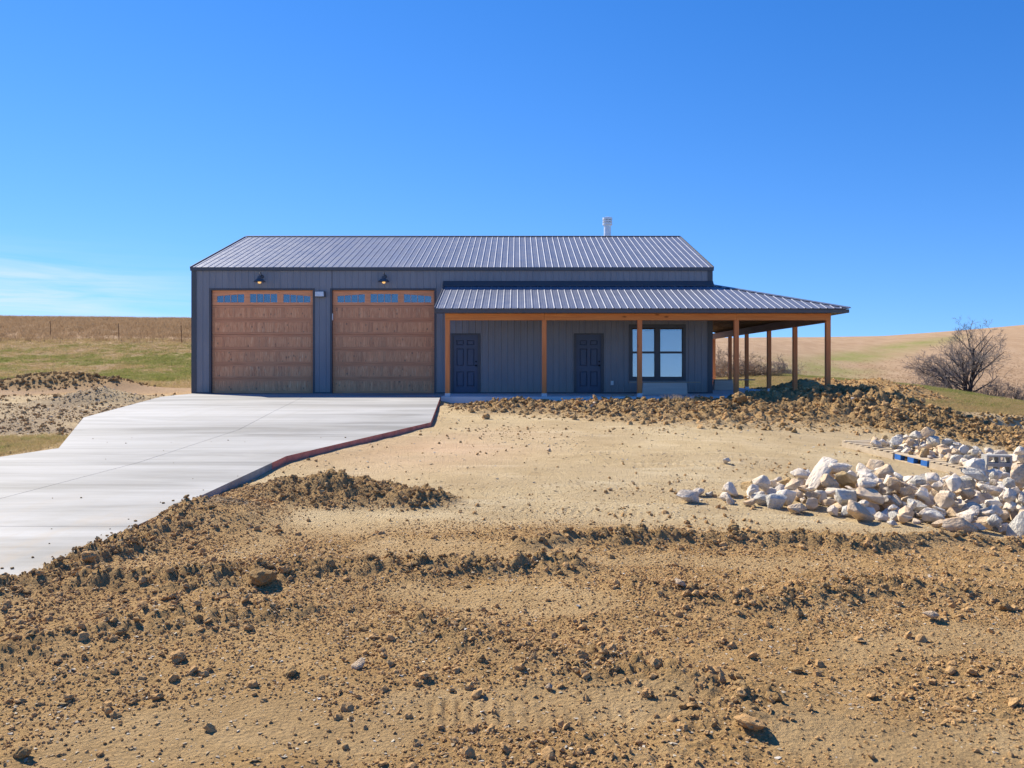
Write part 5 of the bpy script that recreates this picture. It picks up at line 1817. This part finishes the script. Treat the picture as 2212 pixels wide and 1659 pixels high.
# ------------------------------------------------------------------ bare trees and shrubs
def grow(seed, height, spread, stems, levels, r0, upright=.6, seglen=.16, dens=1.0, droop=0.0, lowstart=.12, limbs=.55):
    """Returns lists of tapered segments: thick wood and twigs."""
    r = random.Random(seed)
    wood_, twig = [], []
    def branch(p, d, L, rad, lev):
        n = max(3, int(5 - lev * .4))
        pts = [p]
        q = Vector(p); dr = Vector(d)
        for i in range(n):
            j = Vector((r.gauss(0, 1), r.gauss(0, 1), r.gauss(0, .7))) * (.075 + .035 * lev)
            dr = (dr + j + Vector((0, 0, .10 * upright - droop * i / n))).normalized()
            q = q + dr * L / n
            pts.append(q.copy())
        tgt = wood_ if lev < 2 else twig
        for i in range(n):
            ra = rad * (1 - .72 * i / n); rb = rad * (1 - .72 * (i + 1) / n)
            tgt.append((pts[i], pts[i + 1], ra, rb, lev))
        if lev >= levels:
            return
        nb = int(r.uniform(11, 13) * limbs) if lev == 0 else int(r.uniform(5, 8) * dens) if lev < levels - 1 else int(r.uniform(4, 7) * dens)
        for k in range(nb):
            t = (k + r.uniform(.2, .8)) / nb
            t = (lowstart if lev == 0 else .18) + t * (1 - (lowstart if lev == 0 else .18))
            i = min(n - 1, int(t * n))
            bp = pts[i].lerp(pts[i + 1], t * n - i)
            ax = (pts[i + 1] - pts[i]).normalized()
            sd = ax.orthogonal().normalized()
            sd = Matrix.Rotation(r.uniform(0, 6.28), 3, ax) @ sd
            ang_ = r.uniform(.45, .95)
            nd = (ax * math.cos(ang_) + sd * math.sin(ang_)).normalized()
            branch(bp, nd, L * (r.uniform(.62, .80) * (1.12 - .50 * t) if lev == 0 and limbs > .6 else r.uniform(.44, .64) * (1.1 - .35 * t)), rad * (1 - .7 * t) * .58 + .002, lev + 1)
    for s in range(stems):
        a = 2 * math.pi * s / max(1, stems) + r.uniform(-.4, .4)
        lean = 0.0 if (stems == 1 or s == 0) else r.uniform(.45, 1.15) * spread
        d = Vector((math.cos(a) * lean, math.sin(a) * lean * .7, 1)).normalized()
        L = height * (1.0 if s == 0 else r.uniform(.62, .92))
        branch(Vector((math.cos(a) * r0 * 1.2, math.sin(a) * r0 * 1.2, -.2)), d, L, r0 * (1 if s == 0 else r.uniform(.5, .8)), 0)
    return wood_, twig
def seg_mesh(name, segs, mk, sides=(7, 5, 3, 3, 3, 3), rmin=.004):
    mb = MB()
    for p, q, ra, rb, lev in segs:
        mb.tube(p, q, max(ra, rmin), max(rb, rmin), sides[min(lev, 5)], False)
    return mb.mesh(name, mk)
def bare_plant(name, cat, label, loc, seed, height, spread, stems, levels, r0, group=None, woodk='bark', twigk='twig', rmin=.006, rot=0, sides=None, **kw):
    wd, tw = grow(seed, height, spread, stems, levels, r0, **kw)
    t = thing(name, loc, label, cat, group)
    t.rotation_euler.z = rot
    for nm, sg, mk in (('trunk' if name == 'bare_tree' else 'stem', wd, woodk), ('crown', tw, twigk)):
        me = seg_mesh(nm, sg, mk, rmin=rmin)
        o = bpy.data.objects.new(nm, me); COL.objects.link(o); o.parent = t
    return t
def copy_plant(src, loc, rot, scl, label):
    c = copy_tree(src)
    c.location = loc; c.rotation_euler.z = rot; c.scale = scl
    c['label'] = label
    return c
TX, TY = 37.7, 70.0
tree = bare_plant('bare_tree', 'tree', 'wide leafless tree with dark forked trunk below the grassy hill', (TX, TY, gz(TX, TY) - .1), 6, 4.7, 1.1, 4, 4, .18, upright=.42, dens=.92, rmin=.0060, lowstart=.12, limbs=.95)
tree.scale = (1.25, 1.2, 1.04)
SH = 'leafless shrubs round the bare tree'
def ground_at(px, y):
    x_ = (px - 1117) / 1800 * y
    return (x_, y, gz(x_, y) - .05)
s1 = bare_plant('bare_shrub', 'shrub', 'low leafless shrub spreading at the house side of the bare tree', ground_at(2005, 69), 5, 1.6, 1.2, 7, 3, .04, SH, 'twig', 'twig', .007, dens=.85, upright=.2)
copy_plant(s1, ground_at(2045, 71), 1.9, (.8, .8, .8), 'small leafless shrub close beside the trunk of the bare tree')
copy_plant(s1, ground_at(1972, 68), 3.0, (.55, .55, .55), 'smallest leafless shrub at the outer end of the thicket nearest the house')
s2 = bare_plant('bare_shrub', 'shrub', 'dense leafless shrub under the outer branches of the bare tree', ground_at(2150, 68), 8, 2.0, 1.0, 8, 3, .05, SH, 'bark', 'twig', .007, dens=.85, upright=.35)
copy_plant(s2, ground_at(2195, 65), 2.2, (.9, .9, .85), 'leafless shrub arching over the field crest at the edge of the view')
copy_plant(s2, ground_at(2118, 73), 4.2, (.8, .8, .8), 'leafless shrub behind the bare tree trunk')
copy_plant(s2, ground_at(2235, 69), 5.1, (1, 1, .9), 'outermost leafless shrub past the bare tree')
HG = 'grey shrubs on the far pasture'
s3 = bare_plant('bare_shrub', 'shrub', 'grey twiggy shrub on the far pasture seen between the side porch posts', ground_at(1693, 112), 12, 3.6, .5, 6, 3, .06, HG, 'twig', 'twig', .014, dens=.9)
copy_plant(s3, ground_at(1709, 114), 2.0, (.8, .8, .8), 'lower grey shrub touching the taller one on the far pasture')
BG = 'brush thicket behind the side porch'
b1 = bare_plant('brush_shrub', 'shrub', 'pale tangled brush behind the side porch next to the house corner', ground_at(1566, 60), 15, 1.75, 1.0, 9, 3, .03, BG, 'twig_pale', 'twig_pale', .009, dens=1.0, upright=.15, droop=.18)
copy_plant(b1, ground_at(1603, 61), 1.4, (.95, .95, .85), 'pale tangled brush between the second and third side porch posts from the house')
copy_plant(b1, ground_at(1632, 60), 3.1, (1.0, 1.0, .8), 'brown arching brush at the middle of the thicket behind the side porch')
copy_plant(b1, ground_at(1664, 59), 4.4, (.9, .9, .5), 'low sprawling brush at the tail of the thicket behind the side porch')
copy_plant(b1, ground_at(1545, 64), 5.2, (.9, .9, 1.1), 'tallest brush of the thicket half hidden by the house corner')
# a hollow log-like roll and weeds are left to the lot; flint ledge stones on the far hill
